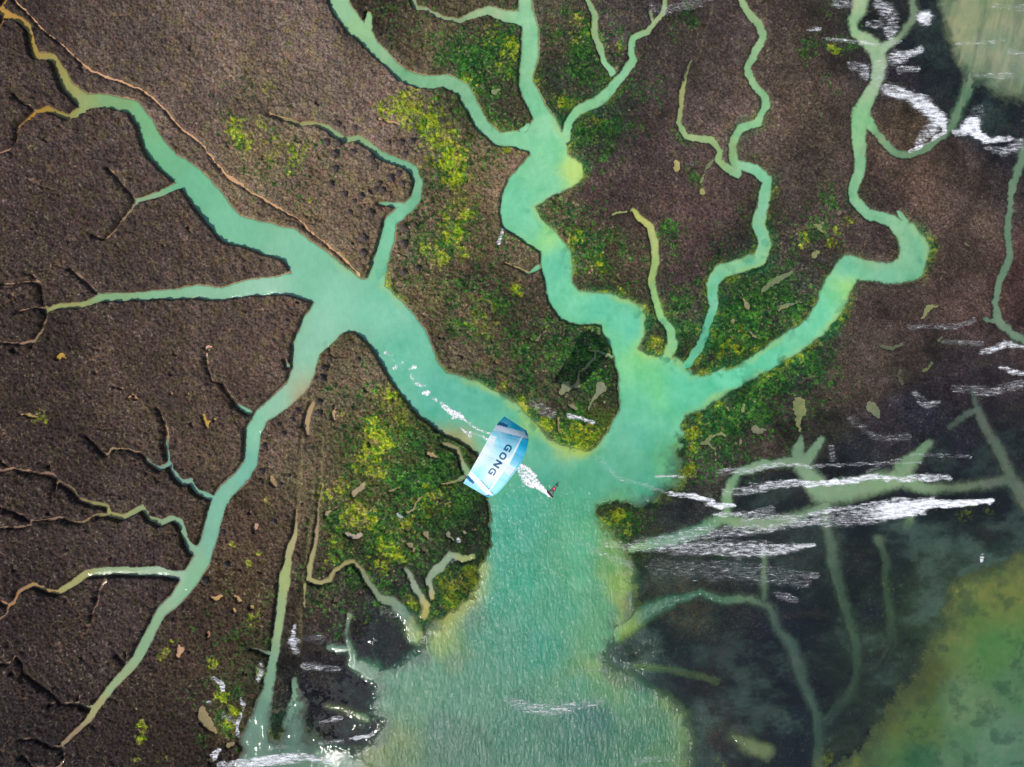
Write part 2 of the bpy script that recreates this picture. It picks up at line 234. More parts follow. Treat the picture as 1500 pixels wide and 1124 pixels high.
WAKE = [
 [(735,672,8,.9),(748,678,9,.95),(758,682,8,1),(764,688,11,1),(770,697,16,.95),(776,704,17,1.05),(784,709,11,1.15),(791,714,8,1.3),(799,720,5,1.4),(806,726,3,1.4),(808.5,728,1.6,1.4)],
 [(762,681,3,1),(772,686,3.5,1),(778,693,4,1.1),(784,698,3,1.1)], [(776,697,3,.9),(783,700,2.5,1)], [(766,700,3,.9),(766,712,2.5,.8)], [(772,708,3,.9),(785,714,3,1)], [(783,702,2,.8),(788,707,2,.7)],
]

def seg_field(lines, ncol, init):
    """distance to tapered polylines (minus half width) and the interpolated attributes of the closest one"""
    D = np.full((NY, NX), init, np.float32); A = [np.zeros((NY, NX), np.float32) for _ in range(ncol)]
    for ln in lines:
        pts = ln if len(ln) > 1 else [ln[0], tuple([ln[0][0] + 0.5] + list(ln[0][1:]))]
        for p, q in zip(pts[:-1], pts[1:]):
            m = init + max(p[2], q[2]) / 2
            i0, i1 = np.searchsorted(GX, [min(p[0], q[0]) - m, max(p[0], q[0]) + m]); j0, j1 = np.searchsorted(GY, [min(p[1], q[1]) - m, max(p[1], q[1]) + m])
            if i1 <= i0 or j1 <= j0: continue
            x = WX[j0:j1, i0:i1]; y = WY[j0:j1, i0:i1]
            dx, dy = q[0] - p[0], q[1] - p[1]; L2 = dx * dx + dy * dy + 1e-9
            t = np.clip(((x - p[0]) * dx + (y - p[1]) * dy) / L2, 0, 1)
            d = np.hypot(x - p[0] - t * dx, y - p[1] - t * dy) - (p[2] + (q[2] - p[2]) * t) / 2
            s = D[j0:j1, i0:i1]; mk = d < s; s[mk] = d[mk]
            for k in range(ncol):
                v = p[2 + k] + (q[2 + k] - p[2 + k]) * t
                A[k][j0:j1, i0:i1][mk] = v[mk]
    return D, A
def poly_sdf(poly):
    cx = np.arange(-150, 1651, 3.0); cy = np.arange(-150, 1321, 3.0)
    x, y = np.meshgrid(cx, cy); d = np.full(x.shape, 1e9); ins = np.zeros(x.shape, bool)
    n = len(poly)
    for i in range(n):
        (ax, ay), (bx, by) = poly[i], poly[(i + 1) % n]
        ex, ey = bx - ax, by - ay
        t = np.clip(((x - ax) * ex + (y - ay) * ey) / (ex * ex + ey * ey), 0, 1)
        d = np.minimum(d, np.hypot(x - ax - t * ex, y - ay - t * ey))
        c = ((ay > y) != (by > y)) & (x < (bx - ax) * (y - ay) / (by - ay + 1e-12) + ax); ins ^= c
    return upsample(cx, cy, np.where(ins, -d, d), WX, WY)
def upsample(cx, cy, f, x=None, y=None):
    x = CX if x is None else np.clip(x, cx[0], cx[-1] - 1e-3); y = CY if y is None else np.clip(y, cy[0], cy[-1] - 1e-3)
    u = (x - cx[0]) / (cx[1] - cx[0]); v = (y - cy[0]) / (cy[1] - cy[0])
    iu = np.clip(np.floor(u).astype(int), 0, len(cx) - 2); iv = np.clip(np.floor(v).astype(int), 0, len(cy) - 2)
    fu = (u - iu).astype(np.float32); fv = (v - iv).astype(np.float32)
    if f.ndim == 3: fu = fu[..., None]; fv = fv[..., None]
    f = f.astype(np.float32)
    return (f[iv, iu] * (1 - fu) + f[iv, iu + 1] * fu) * (1 - fv) + (f[iv + 1, iu] * (1 - fu) + f[iv + 1, iu + 1] * fu) * fv
def idw(pts, soft=25.0, power=2.2):
    cx = np.arange(-150, 1660, 10.0); cy = np.arange(-150, 1290, 10.0)
    x, y = np.meshgrid(cx, cy); W = 0; F = 0
    for p in pts:
        wgt = 1.0 / ((x - p[0]) ** 2 + (y - p[1]) ** 2 + soft ** 2) ** power
        W = W + wgt; v = np.atleast_1d(np.asarray(p[2], float)); F = F + wgt[..., None] * v
    f = F / W[..., None]
    if f.shape[-1] == 1: f = f[..., 0]
    return upsample(cx, cy, f, QX, QY)
def blobs(lst):
    f = np.zeros((NY, NX), np.float32)
    for (bx, by, r, s) in lst:
        m = r * 2.2
        i0, i1 = np.searchsorted(GX, [bx - m, bx + m]); j0, j1 = np.searchsorted(GY, [by - m, by + m])
        g = s * np.exp(-((XX[j0:j1, i0:i1] - bx) ** 2 + (YY[j0:j1, i0:i1] - by) ** 2) / (r * r))
        f[j0:j1, i0:i1] = np.maximum(f[j0:j1, i0:i1], g)
    return f

# level of the marsh above (or below) the water, metres
LAND = [(50,50,.62),(300,50,.6),(50,600,.62),(300,600,.62),(200,900,.6),(100,1080,.6),(480,150,.55),(450,300,.55),(560,300,.5),(650,250,.5),(640,400,.5),(720,400,.42),(700,480,.45),(750,540,.4),
 (600,50,.38),(700,100,.35),(850,60,.24),(880,170,.24),(950,120,.2),(1000,250,.22),(900,380,.3),(1000,430,.22),(1050,130,.2),(1150,200,.22),(1180,60,.18),(1180,330,.22),(1230,250,.2),(1330,180,.16),(1350,290,.2),(1430,350,.14),(1400,430,.12),
 (1275,30,-.1),(1310,50,-.12),(1350,60,-.2),(1380,110,-.22),(1340,120,-.08),(1330,145,-.05),(1440,180,-.2),(1480,220,-.15),(1440,260,.05),(1500,300,.06),(1330,450,.1),(1280,520,.12),(1400,510,-.04),(1450,560,-.12),(1350,590,.0),(1260,590,.08),(1200,600,.08),(1300,640,-.1),
 (1100,450,.2),(1150,440,.2),(1060,500,.15),(1090,620,.12),(1050,600,.15),(1060,660,.02),(1010,710,-.1),(1110,650,-.02),(1150,630,-.02),(1240,670,-.14),(1120,730,-.24),(1280,670,-.18),(1400,680,-.26),(1480,620,-.2),(1430,760,-.36),(1330,800,-.36),(1400,830,-.5),(1250,820,-.34),(1160,820,-.25),(1160,900,-.36),
 (980,750,-.12),(920,770,.02),(950,760,-.1),(1000,830,-.2),(1050,920,-.3),(960,950,-.35),(1000,1000,-.34),(1110,1000,-.4),(1200,960,-.45),(1280,960,-.55),(1320,960,-.7),(1260,1050,-.6),(1150,1060,-.45),(1060,1060,-.35),(1040,1110,-.35),
 (840,520,.34),(860,600,.3),(840,635,.2),(800,600,.25),(520,550,.5),(560,620,.5),(500,680,.5),(600,700,.4),(650,680,.35),(680,750,.2),(560,780,.4),(620,800,.2),(500,830,.35),(540,850,.25),(650,860,.12),(690,850,.05),(480,890,.2),(560,920,-.26),(540,950,-.3),(600,930,-.3),(600,905,-.1),(590,880,0),(575,900,-.1),(620,850,.1),(500,930,-.04),(470,970,-.06),(530,900,.02),(460,960,.04),
 (500,1005,-.2),(545,1030,-.3),(540,1070,-.26),(480,1060,-.16),(450,1010,-.16),(500,960,-.16),(410,1060,-.1),(420,1000,.1),(440,900,.25),(380,900,.4),(330,960,.4),(350,1040,.25),(330,1080,.2),(280,1100,.4),(390,740,.6),(450,760,.5)]
# how cloudy the water is, per metre
MURK = [(50,50,7),(300,300,7),(300,700,7),(100,1000,7),(500,450,7),(560,600,6),(750,600,5),(800,100,9),(650,120,9),(870,60,9),(780,300,8),(900,450,7),(950,560,6),(1000,620,5),(900,700,5),(780,800,5),(1100,150,9),(1100,380,9),(1250,100,7),(1260,250,9),(1300,380,8),(1150,500,7),
 (1340,100,1.6),(1380,120,1.5),(1400,160,3),(1450,60,3.2),(1480,180,1.6),(1350,210,5),(1480,300,5),(1470,450,5),(1440,560,2),(1200,650,2.6),(1180,700,2.8),(1300,710,2.6),(1430,700,1.4),(1490,640,1.6),(1100,730,1.6),(1000,770,2.4),(1060,700,2.6),(980,740,1.8),
 (1220,800,1.2),(1230,900,1.15),(1290,880,1.1),(1150,930,1.2),(1000,880,1.6),(1100,870,1.3),(1050,950,.9),(1200,1020,1.1),(1300,1000,.8),(1380,880,1.5),(1450,900,2.2),(1450,1050,2.5),(1350,1080,1.6),(1000,1000,1.1),(1100,1060,1.1),(1100,1095,1.6),
 (920,850,3),(910,960,3),(980,1040,2.6),(850,950,4),(800,1080,3.5),(600,1000,3.2),(650,930,4),(500,970,2.6),(500,1050,1.6),(420,1080,3.2),(400,950,5.5),(420,860,8),(570,890,3.4),(640,830,4),(440,1000,2.4),(560,930,3.6),(540,1050,2.6)]
WATER = [(1240,900,(64,92,78)),(1305,930,(66,92,76)),(1297,860,(66,92,72)),(1255,1000,(62,90,76)),(1285,980,(50,72,66)),(1215,1050,(58,84,74)),(735,885,(72,160,132)),(725,925,(80,150,122)),(725,835,(78,166,138)),(860,720,(92,174,140)),(880,690,(92,176,142)),(790,660,(88,174,143)),(940,1085,(66,118,92)),(930,1010,(84,140,106)),(965,1100,(90,128,86)),(880,940,(98,158,112)),(880,900,(98,158,112)),(860,840,(98,172,130)),(640,980,(92,142,112)),(600,970,(95,140,112)),(670,1010,(88,138,112)),(560,1020,(95,138,108)),(890,1000,(96,146,106)),(740,620,(88,176,143)),(860,620,(95,182,146)),(700,590,(84,174,144)),(0,15,(165,140,66)),(10,25,(165,140,66)),(48,60,(150,140,70)),(40,172,(160,135,50)),(65,163,(150,132,55)),(90,168,(138,140,75)),(85,95,(140,145,80)),(101,128,(138,150,88)),(125,152,(128,158,100)),(160,150,(112,162,110)),(210,180,(106,170,120)),(240,230,(102,176,130)),(290,275,(100,176,136)),(350,340,(108,182,145)),
 (450,400,(112,185,150)),(500,440,(120,190,158)),(470,480,(125,190,160)),(550,460,(110,188,156)),(600,520,(98,182,152)),(650,580,(84,174,146)),(740,640,(88,176,143)),(690,600,(84,174,144)),(800,700,(88,174,144)),(900,650,(98,182,146)),(850,690,(95,178,142)),(950,600,(96,186,146)),(950,700,(84,168,134)),(930,640,(90,178,146)),(980,680,(96,176,124)),
 (850,750,(98,176,138)),(850,800,(100,175,135)),(760,760,(82,172,143)),(760,850,(66,165,135)),(740,800,(76,170,140)),(820,880,(78,158,124)),(870,870,(100,160,118)),(780,940,(62,150,124)),(740,950,(78,150,125)),(700,980,(84,145,118)),(750,1060,(70,125,102)),(850,1080,(62,116,98)),(870,1050,(58,112,98)),(950,1080,(84,134,102)),(860,1000,(76,142,112)),
 (600,1020,(92,138,106)),(640,1060,(76,118,98)),(690,1100,(76,118,95)),(500,1110,(78,118,96)),(400,1085,(76,116,98)),(370,1050,(82,128,108)),(395,1000,(100,148,118)),(410,900,(132,168,118)),(420,840,(140,168,108)),(432,790,(150,158,112)),(570,1080,(116,132,85)),(545,1100,(112,125,75)),(590,1045,(100,136,100)),(655,945,(142,160,90)),(620,925,(152,165,95)),(640,900,(160,168,84)),(685,880,(165,175,95)),(690,840,(165,170,100)),(670,970,(105,135,100)),(700,900,(95,135,112)),
 (915,860,(162,172,82)),(925,890,(170,170,80)),(895,840,(130,165,100)),(920,945,(166,172,88)),(900,995,(142,152,88)),(870,985,(130,155,92)),(985,1030,(135,145,76)),(1010,1095,(120,138,78)),(960,1050,(92,132,96)),(885,770,(140,180,105)),(905,800,(145,170,95)),(860,780,(112,178,130)),(845,655,(150,185,90)),(810,650,(130,180,110)),(775,610,(120,180,110)),
 (505,11,(130,185,140)),(535,45,(135,188,135)),(550,70,(124,178,134)),(600,115,(112,174,130)),(700,180,(114,184,142)),(650,120,(118,178,135)),(780,50,(122,188,142)),(700,22,(140,182,138)),(610,10,(135,165,125)),(650,26,(135,165,125)),(800,190,(116,192,145)),(800,230,(116,198,148)),(840,250,(158,205,115)),(800,262,(112,196,148)),(760,300,(104,194,150)),(785,330,(106,194,150)),(806,340,(130,205,130)),
 (820,400,(96,190,152)),(850,430,(104,194,148)),(870,450,(94,190,152)),(920,480,(90,190,152)),(895,500,(104,194,146)),(948,520,(112,196,125)),(985,500,(120,188,130)),(1000,570,(86,186,144)),(960,575,(100,192,132)),(1040,565,(88,188,146)),(1100,540,(92,194,150)),(1200,460,(102,195,152)),(1242,428,(132,200,122)),(1225,440,(112,196,140)),(1340,380,(112,178,138)),(1290,395,(106,180,142)),(1240,392,(104,186,146)),(1285,370,(125,175,130)),
 (1260,180,(122,182,128)),(1250,30,(128,172,126)),(1260,0,(140,175,135)),(1290,95,(135,172,135)),(1260,250,(118,178,132)),(1270,310,(112,176,136)),(1290,205,(105,148,108)),(1340,225,(94,132,98)),(1395,180,(84,118,92)),(1340,20,(105,135,105)),(1400,160,(90,125,95)),(1405,50,(142,154,112)),(1440,60,(128,144,112)),(1480,60,(138,150,118)),(1460,120,(122,138,108)),(1490,150,(118,134,98)),(1440,20,(138,152,112)),(1500,100,(130,144,118)),
 (1490,250,(92,124,98)),(1478,350,(90,124,98)),(1470,480,(94,126,102)),(1110,300,(114,184,146)),(1124,264,(112,186,144)),(1100,190,(120,180,130)),(1100,20,(130,170,120)),(1115,60,(122,172,124)),(1000,200,(132,172,118)),(997,150,(135,155,100)),(1050,215,(128,168,112)),(960,400,(145,182,108)),(940,322,(160,180,100)),(960,350,(148,178,110)),(960,440,(130,190,115)),(900,120,(122,190,142)),(870,40,(128,168,118)),(965,25,(130,165,118)),(925,70,(118,180,130)),(1045,430,(100,182,142)),(1030,490,(86,172,135)),
 (1200,700,(112,150,115)),(1170,670,(98,135,105)),(1300,710,(110,148,110)),(1340,690,(110,145,110)),(1400,712,(92,118,92)),(1470,700,(84,106,88)),(1440,620,(80,98,84)),(1420,600,(72,92,80)),(1110,680,(110,150,115)),(1064,740,(130,165,120)),(1000,785,(120,150,120)),(1120,770,(118,150,118)),(1215,800,(80,108,88)),(1225,850,(66,92,76)),(1250,950,(68,94,80)),(1300,890,(66,90,72)),(1180,1000,(62,88,76)),(1150,940,(62,86,76)),(1000,880,(82,118,95)),(950,895,(82,122,98)),(1100,1095,(95,118,80)),(1200,1080,(50,80,68)),
 (1450,850,(112,118,56)),(1400,870,(122,132,66)),(1380,930,(108,120,62)),(1350,990,(84,92,44)),(1300,1060,(98,105,42)),(1450,950,(84,120,62)),(1430,900,(98,116,56)),(1400,1030,(98,124,80)),(1350,1060,(88,110,54)),(1480,1100,(92,122,90)),(1350,1110,(56,100,62)),(1250,1115,(112,122,58)),(1400,1110,(92,122,84)),(1490,1000,(90,120,78)),(1300,1100,(80,110,60)),
 (400,600,(130,190,160)),(370,630,(118,188,155)),(366,680,(105,176,152)),(320,740,(108,175,148)),(310,790,(108,172,145)),(280,850,(110,170,132)),(220,930,(116,165,125)),(170,1000,(126,160,115)),(140,1035,(132,145,95)),(100,1085,(125,118,85)),(20,880,(155,125,85)),(50,860,(150,135,80)),(110,855,(142,155,98)),(180,838,(135,168,130)),(240,838,(140,178,150)),(120,735,(138,135,85)),(160,748,(140,150,90)),(220,765,(126,155,108)),(270,790,(120,165,132)),(60,695,(140,118,92)),(100,450,(134,152,96)),(170,435,(120,168,122)),(250,430,(118,178,138)),(300,430,(125,185,150)),(390,418,(135,195,165)),
 (260,692,(110,155,135)),(290,720,(110,165,140)),(210,292,(125,168,130)),(440,184,(140,150,100)),(500,205,(124,165,120)),(600,250,(108,174,138)),(560,360,(108,188,150)),(455,610,(158,150,112)),(465,780,(150,145,115)),(455,840,(148,156,104)),(510,826,(150,158,100)),(550,870,(115,140,108)),(590,900,(100,132,110)),(820,570,(150,155,110)),(640,830,(118,152,122)),(605,860,(125,155,130)),(660,655,(150,158,110)),(682,690,(120,165,120)),(520,975,(95,130,105)),(482,948,(95,130,108)),(503,1042,(90,105,70))]
# mean colour of the plant cover, vignette darkening at lower left put in
VEG = [(50,100,(66,54,50)),(20,30,(60,48,46)),(50,300,(60,48,45)),(50,500,(52,41,38)),(30,900,(46,36,35)),(200,60,(84,72,65)),(350,60,(100,86,78)),(450,60,(114,100,90)),(300,150,(94,80,72)),(250,120,(98,84,75)),(150,250,(70,58,54)),(180,400,(64,53,48)),(420,260,(108,94,80)),(250,350,(70,58,53)),(350,480,(80,67,60)),(200,560,(66,53,47)),(350,560,(76,62,54)),(400,500,(92,76,68)),
 (200,700,(60,49,45)),(100,680,(52,41,38)),(270,650,(76,64,54)),(200,900,(58,47,45)),(200,850,(60,49,48)),(100,950,(50,40,38)),(280,1050,(50,38,34)),(330,900,(62,48,38)),(150,1100,(44,34,33)),(290,960,(58,44,36)),(50,1100,(38,30,31)),(410,650,(88,74,64)),(370,780,(78,62,50)),(420,760,(74,62,48)),(350,860,(66,52,36)),(450,700,(86,78,58)),
 (500,560,(94,84,66)),(480,520,(88,80,60)),(480,150,(112,98,86)),(380,150,(98,86,72)),(560,160,(112,96,86)),(530,350,(108,94,76)),(450,300,(104,90,72)),(400,230,(98,88,64)),(600,340,(104,90,78)),(640,420,(84,76,52)),(700,400,(64,56,46)),(690,350,(80,74,50)),(740,260,(116,100,80)),(620,300,(104,90,72)),(700,260,(96,86,60)),(760,350,(88,80,60)),(700,500,(88,80,62)),(660,500,(92,80,66)),
 (600,40,(62,56,44)),(540,15,(48,42,34)),(640,60,(88,80,60)),(700,100,(44,56,38)),(730,170,(56,58,40)),(850,60,(56,58,46)),(900,30,(62,56,54)),(820,60,(80,76,62)),(880,170,(42,54,44)),(820,130,(50,58,46)),(950,200,(66,54,54)),(950,90,(60,54,50)),(1050,130,(78,66,62)),(1050,60,(68,58,56)),(1020,320,(78,62,60)),(900,280,(72,58,56)),(900,380,(66,64,46)),(930,400,(74,62,52)),(1000,400,(66,54,54)),(1090,160,(86,72,66)),
 (1180,150,(72,60,52)),(1150,100,(70,60,52)),(1180,40,(58,50,46)),(1160,280,(74,64,58)),(1160,340,(56,50,46)),(1330,180,(74,62,48)),(1340,270,(86,68,58)),(1300,300,(62,52,50)),(1420,320,(80,66,58)),(1420,250,(66,54,48)),(1430,430,(76,60,56)),(1380,380,(72,58,52)),(1330,450,(64,52,48)),(1280,550,(66,56,50)),(1300,480,(66,54,50)),(1200,600,(64,56,46)),(1230,560,(74,62,54)),(1400,560,(52,44,48)),(1480,400,(66,46,44)),
 (1350,60,(26,34,42)),(1380,110,(34,36,44)),(1280,30,(30,36,34)),(1330,110,(42,38,46)),(1450,230,(40,38,44)),(1450,180,(18,24,32)),(1480,280,(58,50,50)),(1100,450,(28,50,34)),(1060,620,(18,52,26)),(1100,410,(40,54,44)),(1180,540,(26,46,36)),(1150,480,(34,44,34)),(820,540,(62,60,46)),(780,470,(62,58,46)),(850,500,(42,58,38)),(860,560,(34,46,30)),(850,630,(60,80,20)),(790,590,(80,74,60)),
 (600,720,(48,60,34)),(560,620,(80,84,42)),(530,570,(92,84,66)),(650,700,(42,56,32)),(650,740,(36,52,30)),(690,760,(30,50,30)),(540,750,(64,70,32)),(600,640,(60,74,34)),(640,650,(56,62,34)),(560,690,(66,70,34)),(520,880,(46,46,38)),(560,900,(32,36,38)),(540,940,(34,34,38)),(480,930,(48,42,40)),(450,870,(64,54,44)),(500,1010,(20,22,34)),(480,1060,(26,24,28)),(450,1020,(20,18,34)),(540,1030,(24,26,34)),(415,1060,(14,40,26)),(420,1010,(30,34,28)),
 (340,980,(62,56,36)),(360,1000,(46,48,30)),(330,1060,(66,54,30)),(330,1100,(30,22,18)),(920,770,(52,80,26)),(980,750,(42,48,48)),(950,775,(48,56,46)),(1040,680,(64,62,56)),(1120,730,(18,24,32)),(1110,640,(64,54,48)),(1240,670,(34,38,44)),(1200,620,(48,48,46)),(1300,630,(50,44,50)),(1400,680,(28,26,36)),(1350,610,(34,36,46)),(1150,880,(26,30,38)),(1150,830,(44,46,42)),(1250,820,(20,22,32)),(1180,900,(22,24,34)),
 (1050,920,(48,54,48)),(1020,905,(74,70,44)),(1010,940,(22,34,40)),(1080,960,(34,30,38)),(1000,990,(34,38,46)),(1110,960,(26,22,36)),(1110,1000,(26,20,32)),(1350,850,(8,18,28)),(1430,760,(16,20,26)),(1330,780,(24,26,34)),(1280,1000,(12,18,30)),(1280,930,(14,16,28)),(1220,980,(16,14,26)),(1050,1060,(58,50,46)),(1020,1020,(50,44,46)),(1150,1060,(20,28,38)),(1140,1010,(20,18,30)),(1400,790,(20,34,26)),(1340,900,(6,24,26)),(1420,810,(10,28,30))]
GWIDE = [(640,350,60,.75),(660,300,50,.7),(680,230,40,.7),(690,440,60,.75),(720,490,50,.7),(620,400,40,.6),(650,520,40,.5),(750,350,30,.5),(760,300,24,.4),(780,560,60,.8),(820,500,60,.8),(860,480,40,.8),(750,520,40,.7),(560,640,60,.8),(600,760,70,.9),(520,700,40,.6),(560,560,40,.4),(500,800,40,.7),(640,660,50,.8),(700,780,30,.7),(500,600,40,.4),(560,850,40,.7),(600,30,50,.5),(640,80,40,.5),(700,110,60,.8),(740,180,30,.7),(560,30,30,.3),(840,80,60,.8),(830,160,40,.8),(900,150,50,.6),(870,230,30,.7),(820,320,30,.8),(860,370,50,.8),(900,420,50,.6),(920,350,40,.35),(980,340,24,.5),(990,460,40,.7),(1020,380,20,.3),(1080,420,50,.8),(1120,470,60,.8),(1180,430,40,.5),(1080,520,40,.9),(1050,640,50,.9),(1110,590,60,.8),(1170,550,50,.7),(1220,520,30,.4),(1180,350,40,.5),(1230,310,30,.5),(1150,310,30,.3),(1200,120,40,.25),(1140,400,30,.5),(350,180,50,.4),(430,240,60,.45),(390,300,30,.2),(350,930,60,.35),(320,1040,50,.4),(470,860,40,.6),(520,900,40,.5),(380,870,30,.4),(400,690,40,.2),(930,760,24,.8),(1230,60,40,.3),(1180,250,40,.2),(1100,310,20,.4)]
YEL = [(600,162,24,.95),(575,160,14,1.0),(560,163,10,.8),(628,178,24,.85),(648,205,24,.85),(665,235,22,.9),(672,265,20,.8),(680,300,24,.6),(650,320,18,.6),(665,345,22,.6),(640,380,20,.55),(625,370,14,.5),(675,372,12,.6),(720,55,24,.45),(750,68,16,.7),(735,100,18,.6),(700,460,24,.5),(712,478,18,.6),(755,425,10,.7),(690,120,20,.4),
 (560,650,20,.95),(540,668,22,.75),(575,585,22,.75),(590,612,18,.75),(550,630,18,.7),(548,690,14,.75),(525,752,18,1.1),(540,762,12,.9),(595,768,18,.65),(572,805,24,.7),(565,828,16,.8),(640,738,28,.5),(650,725,18,.55),(480,722,12,.6),(500,712,14,.7),(492,790,14,.5),(485,815,12,.5),(505,610,12,.55),(605,598,14,.55),(545,615,14,.55),
 (350,190,18,.6),(362,200,16,.75),(385,180,10,.7),(430,232,24,.45),(405,228,20,.45),(372,215,14,.5),(395,125,20,.28),(430,60,24,.2),(850,36,16,.5),(842,60,14,.55),(905,72,12,.5),(822,150,14,.7),(868,180,14,.55),(875,205,10,.4),(875,62,10,.2),(793,105,6,.7),(786,122,6,.6),(870,395,24,.45),(845,345,16,.45),(905,420,14,.4),(770,212,12,.6),(745,222,12,.5),
 (958,498,9,1.1),(950,508,8,1),(990,518,8,.7),(1240,325,11,.55),(1222,340,10,.5),(1216,357,10,.75),(1078,505,26,.4),(1056,522,14,.6),(1118,430,10,.25),(1015,632,7,1.2),(1014,660,7,1.2),(1010,688,8,1.2),(1022,612,8,1),(1040,590,8,.5),(845,640,22,.95),(868,636,12,.8),(822,640,14,.9),(800,622,12,1),(780,603,12,1),(762,588,10,.9),(740,565,10,.8),
 (903,755,9,1),(900,772,9,.9),(915,778,9,.8),(1219,70,6,1),(1224,77,6,.9),(612,886,12,.95),(604,880,8,1),(665,862,22,.75),(690,838,10,1.1),(655,885,16,.9),(700,850,10,1),(928,872,5,1.2),(932,888,6,1.2),(210,1062,9,.8),(207,1080,8,.85),(204,1108,8,.6),(240,1105,8,.4),(328,1018,12,.65),(345,1040,12,.7),(338,1060,10,.6),(1170,345,8,.6),(1175,360,8,.5),(315,970,8,.6),(385,985,9,.7),(380,900,14,.5),
 (393,731,5,1.1),(342,796,4,1.1),(382,809,4,1.1),(368,824,5,1.1),(381,809,4,1),(525,305,3,.9),(534,349,4,1),(456,296,3,.9),(52,219,6,.4),(64,608,12,.6),(74,617,8,.6),(245,955,8,.6),(258,937,5,.5),(1414,752,14,.45),(1447,752,10,.5),(1385,805,10,.2),(1057,1120,8,.4),(1215,1110,10,.9),(1220,1085,6,.7),(470,875,8,.3),(540,860,10,.4),(530,905,8,.4)]
GRN = [(700,90,50,.8),(690,130,30,.5),(730,60,40,.7),(740,110,30,.7),(850,70,36,.65),(850,110,30,.6),(870,120,30,.5),(880,190,34,.7),(860,200,24,.8),(900,180,34,.5),(1090,460,50,.9),(1130,440,40,.7),(1060,500,34,.9),(1060,630,34,1),(1100,590,34,.9),(1130,570,24,.8),(1180,540,24,.6),(975,335,16,.6),(980,360,20,.5),(1000,480,26,.7),(1000,450,20,.5),
 (870,380,34,.6),(860,350,24,.6),(900,410,30,.5),(860,520,34,.7),(870,550,26,.7),(840,625,30,.9),(640,700,46,.7),(600,700,36,.6),(660,740,40,.75),(690,720,24,.6),(590,640,30,.5),(560,790,40,.5),(500,760,30,.5),(510,840,30,.5),(1240,60,24,.3),(1185,75,20,.35),(1150,370,26,.4),(1195,335,20,.6),(920,768,18,.9),(655,860,34,.9),(610,880,18,.7),(1210,285,20,.35),(985,45,18,.4),(1005,28,18,.5),
 (1100,230,14,.4),(1000,205,16,.5),(1015,262,16,.5),(825,20,14,.3),(640,180,40,.5),(660,250,30,.5),(650,330,40,.4),(700,470,50,.35),(780,510,40,.35),(430,240,34,.3),(360,200,30,.3),(370,930,40,.3),(340,1040,34,.4),(400,860,20,.3),(1085,300,10,.3),(1215,20,20,.25),(490,855,20,.6),(560,880,14,.4),(470,1080,16,.3),(1330,890,40,.3),(1370,800,40,.35),(1055,810,14,.5),(1040,790,10,.4)]

warp_x = (fbm(26, 3, 3) - 0.5) * 5.0 + (fbm(7, 4, 2) - 0.5) * 2.0
warp_y = (fbm(26, 5, 3) - 0.5) * 5.0 + (fbm(7, 6, 2) - 0.5) * 2.0
WX, WY = XX + warp_x, YY + warp_y
QX = CX + (fbm(60, 93, 4) - .5) * 34; QY = CY + (fbm(60, 94, 4) - .5) * 34
landz = idw([(a, b, c) for a, b, c in LAND], 22)
landz = np.where(landz > 0, landz * 0.72, landz)
murk = idw([(a, b, math.log(c)) for a, b, c in MURK], 16); murk = np.exp(murk)
wet = sm(0.30, -0.05, landz)                 # 0 = dry west, 1 = drowned
D, (wl,) = seg_field(CREEKS, 1, 30.0)
DP = np.full((NY, NX), 60.0, np.float32)
for pl in (ESTUARY, SHALLOW_NE, SHALLOW_SE): DP = np.minimum(DP, poly_sdf(pl))
edge_se = sm(1150, 1280, XX) * sm(760, 860, YY)
DP = DP + edge_se * ((fbm(22, 9, 5, gain=.75) - 0.5) * 40 + (fbm(5, 96, 3, gain=.8) - .5) * 16) + (1 - edge_se) * ((fbm(18, 91, 4) - .5) * 9 * (0.25 + 0.75 * wet) + (fbm(40, 97, 5, gain=.68) - .5) * 46 * wet * (1 - .7 * sm(880, 920, XX) * sm(700, 800, YY)))
D = D - .9 * sm(14, 10, wl) * sm(2.5, 5, wl) + (fbm(5, 95, 3) - .5) * 3.2 * sm(7, 3, wl)
wl = np.where(DP < D, 60.0, wl); D = np.minimum(D, DP)
D = D + (fbm(3.2, 8, 2) - 0.5) * (1.2 + 2.4 * wet) + (fbm(14, 92, 3) - .5) * 6 * wet
# ragged fringe of the shallow flats
PD, _pa = seg_field([p for p, c in PANS], 1, 12.0)
pan_rgb = np.zeros((NY, NX, 3), np.float32); pbest = np.full((NY, NX), 12.0, np.float32)
for p, c in PANS:
    xs = [q[0] for q in p]; ys = [q[1] for q in p]; m = 22
    i0, i1 = np.searchsorted(GX, [min(xs) - m, max(xs) + m]); j0, j1 = np.searchsorted(GY, [min(ys) - m, max(ys) + m])
    pan_rgb[j0:j1, i0:i1] = np.where((PD[j0:j1, i0:i1] < 6)[..., None] & (pan_rgb[j0:j1, i0:i1].sum(-1, keepdims=True) == 0), lin(c), pan_rgb[j0:j1, i0:i1])
PD = PD + (fbm(4, 10, 2) - 0.5) * 5 + .5
TD, _t = seg_field([PATH], 1, 12.0)
TD = TD + .35 + (fbm(4, 11, 2) - 0.5) * 2.0

# ---- ground level
bed = np.clip(np.maximum(0.22 - 0.11 * wl, landz - 0.155 * wl), -1.3, 0.3)
flat = np.minimum(sm(-20, 10, poly_sdf(SHALLOW_SE)), 1)
z0 = np.minimum(0.05, landz)
soft = 2.2 + 5.5 * wet + 3.5 * sm(1.8, 1.0, murk)
tin = sm(0, 1, -D / np.clip(np.minimum(wl * 0.42, 3.2 + 2.4 * soft), 1.0, 30))
tout = sm(0, 1, D / (1.6 + 5.0 * wet))
gz = np.where(D < 0, z0 + (bed - z0) * tin, z0 + (landz - z0) * tout)
gz = gz - 0.05 * sm(1.0, -2.0, PD) * (D > 0)
gz = gz + (fbm(9, 12, 3) - 0.5) * 0.05
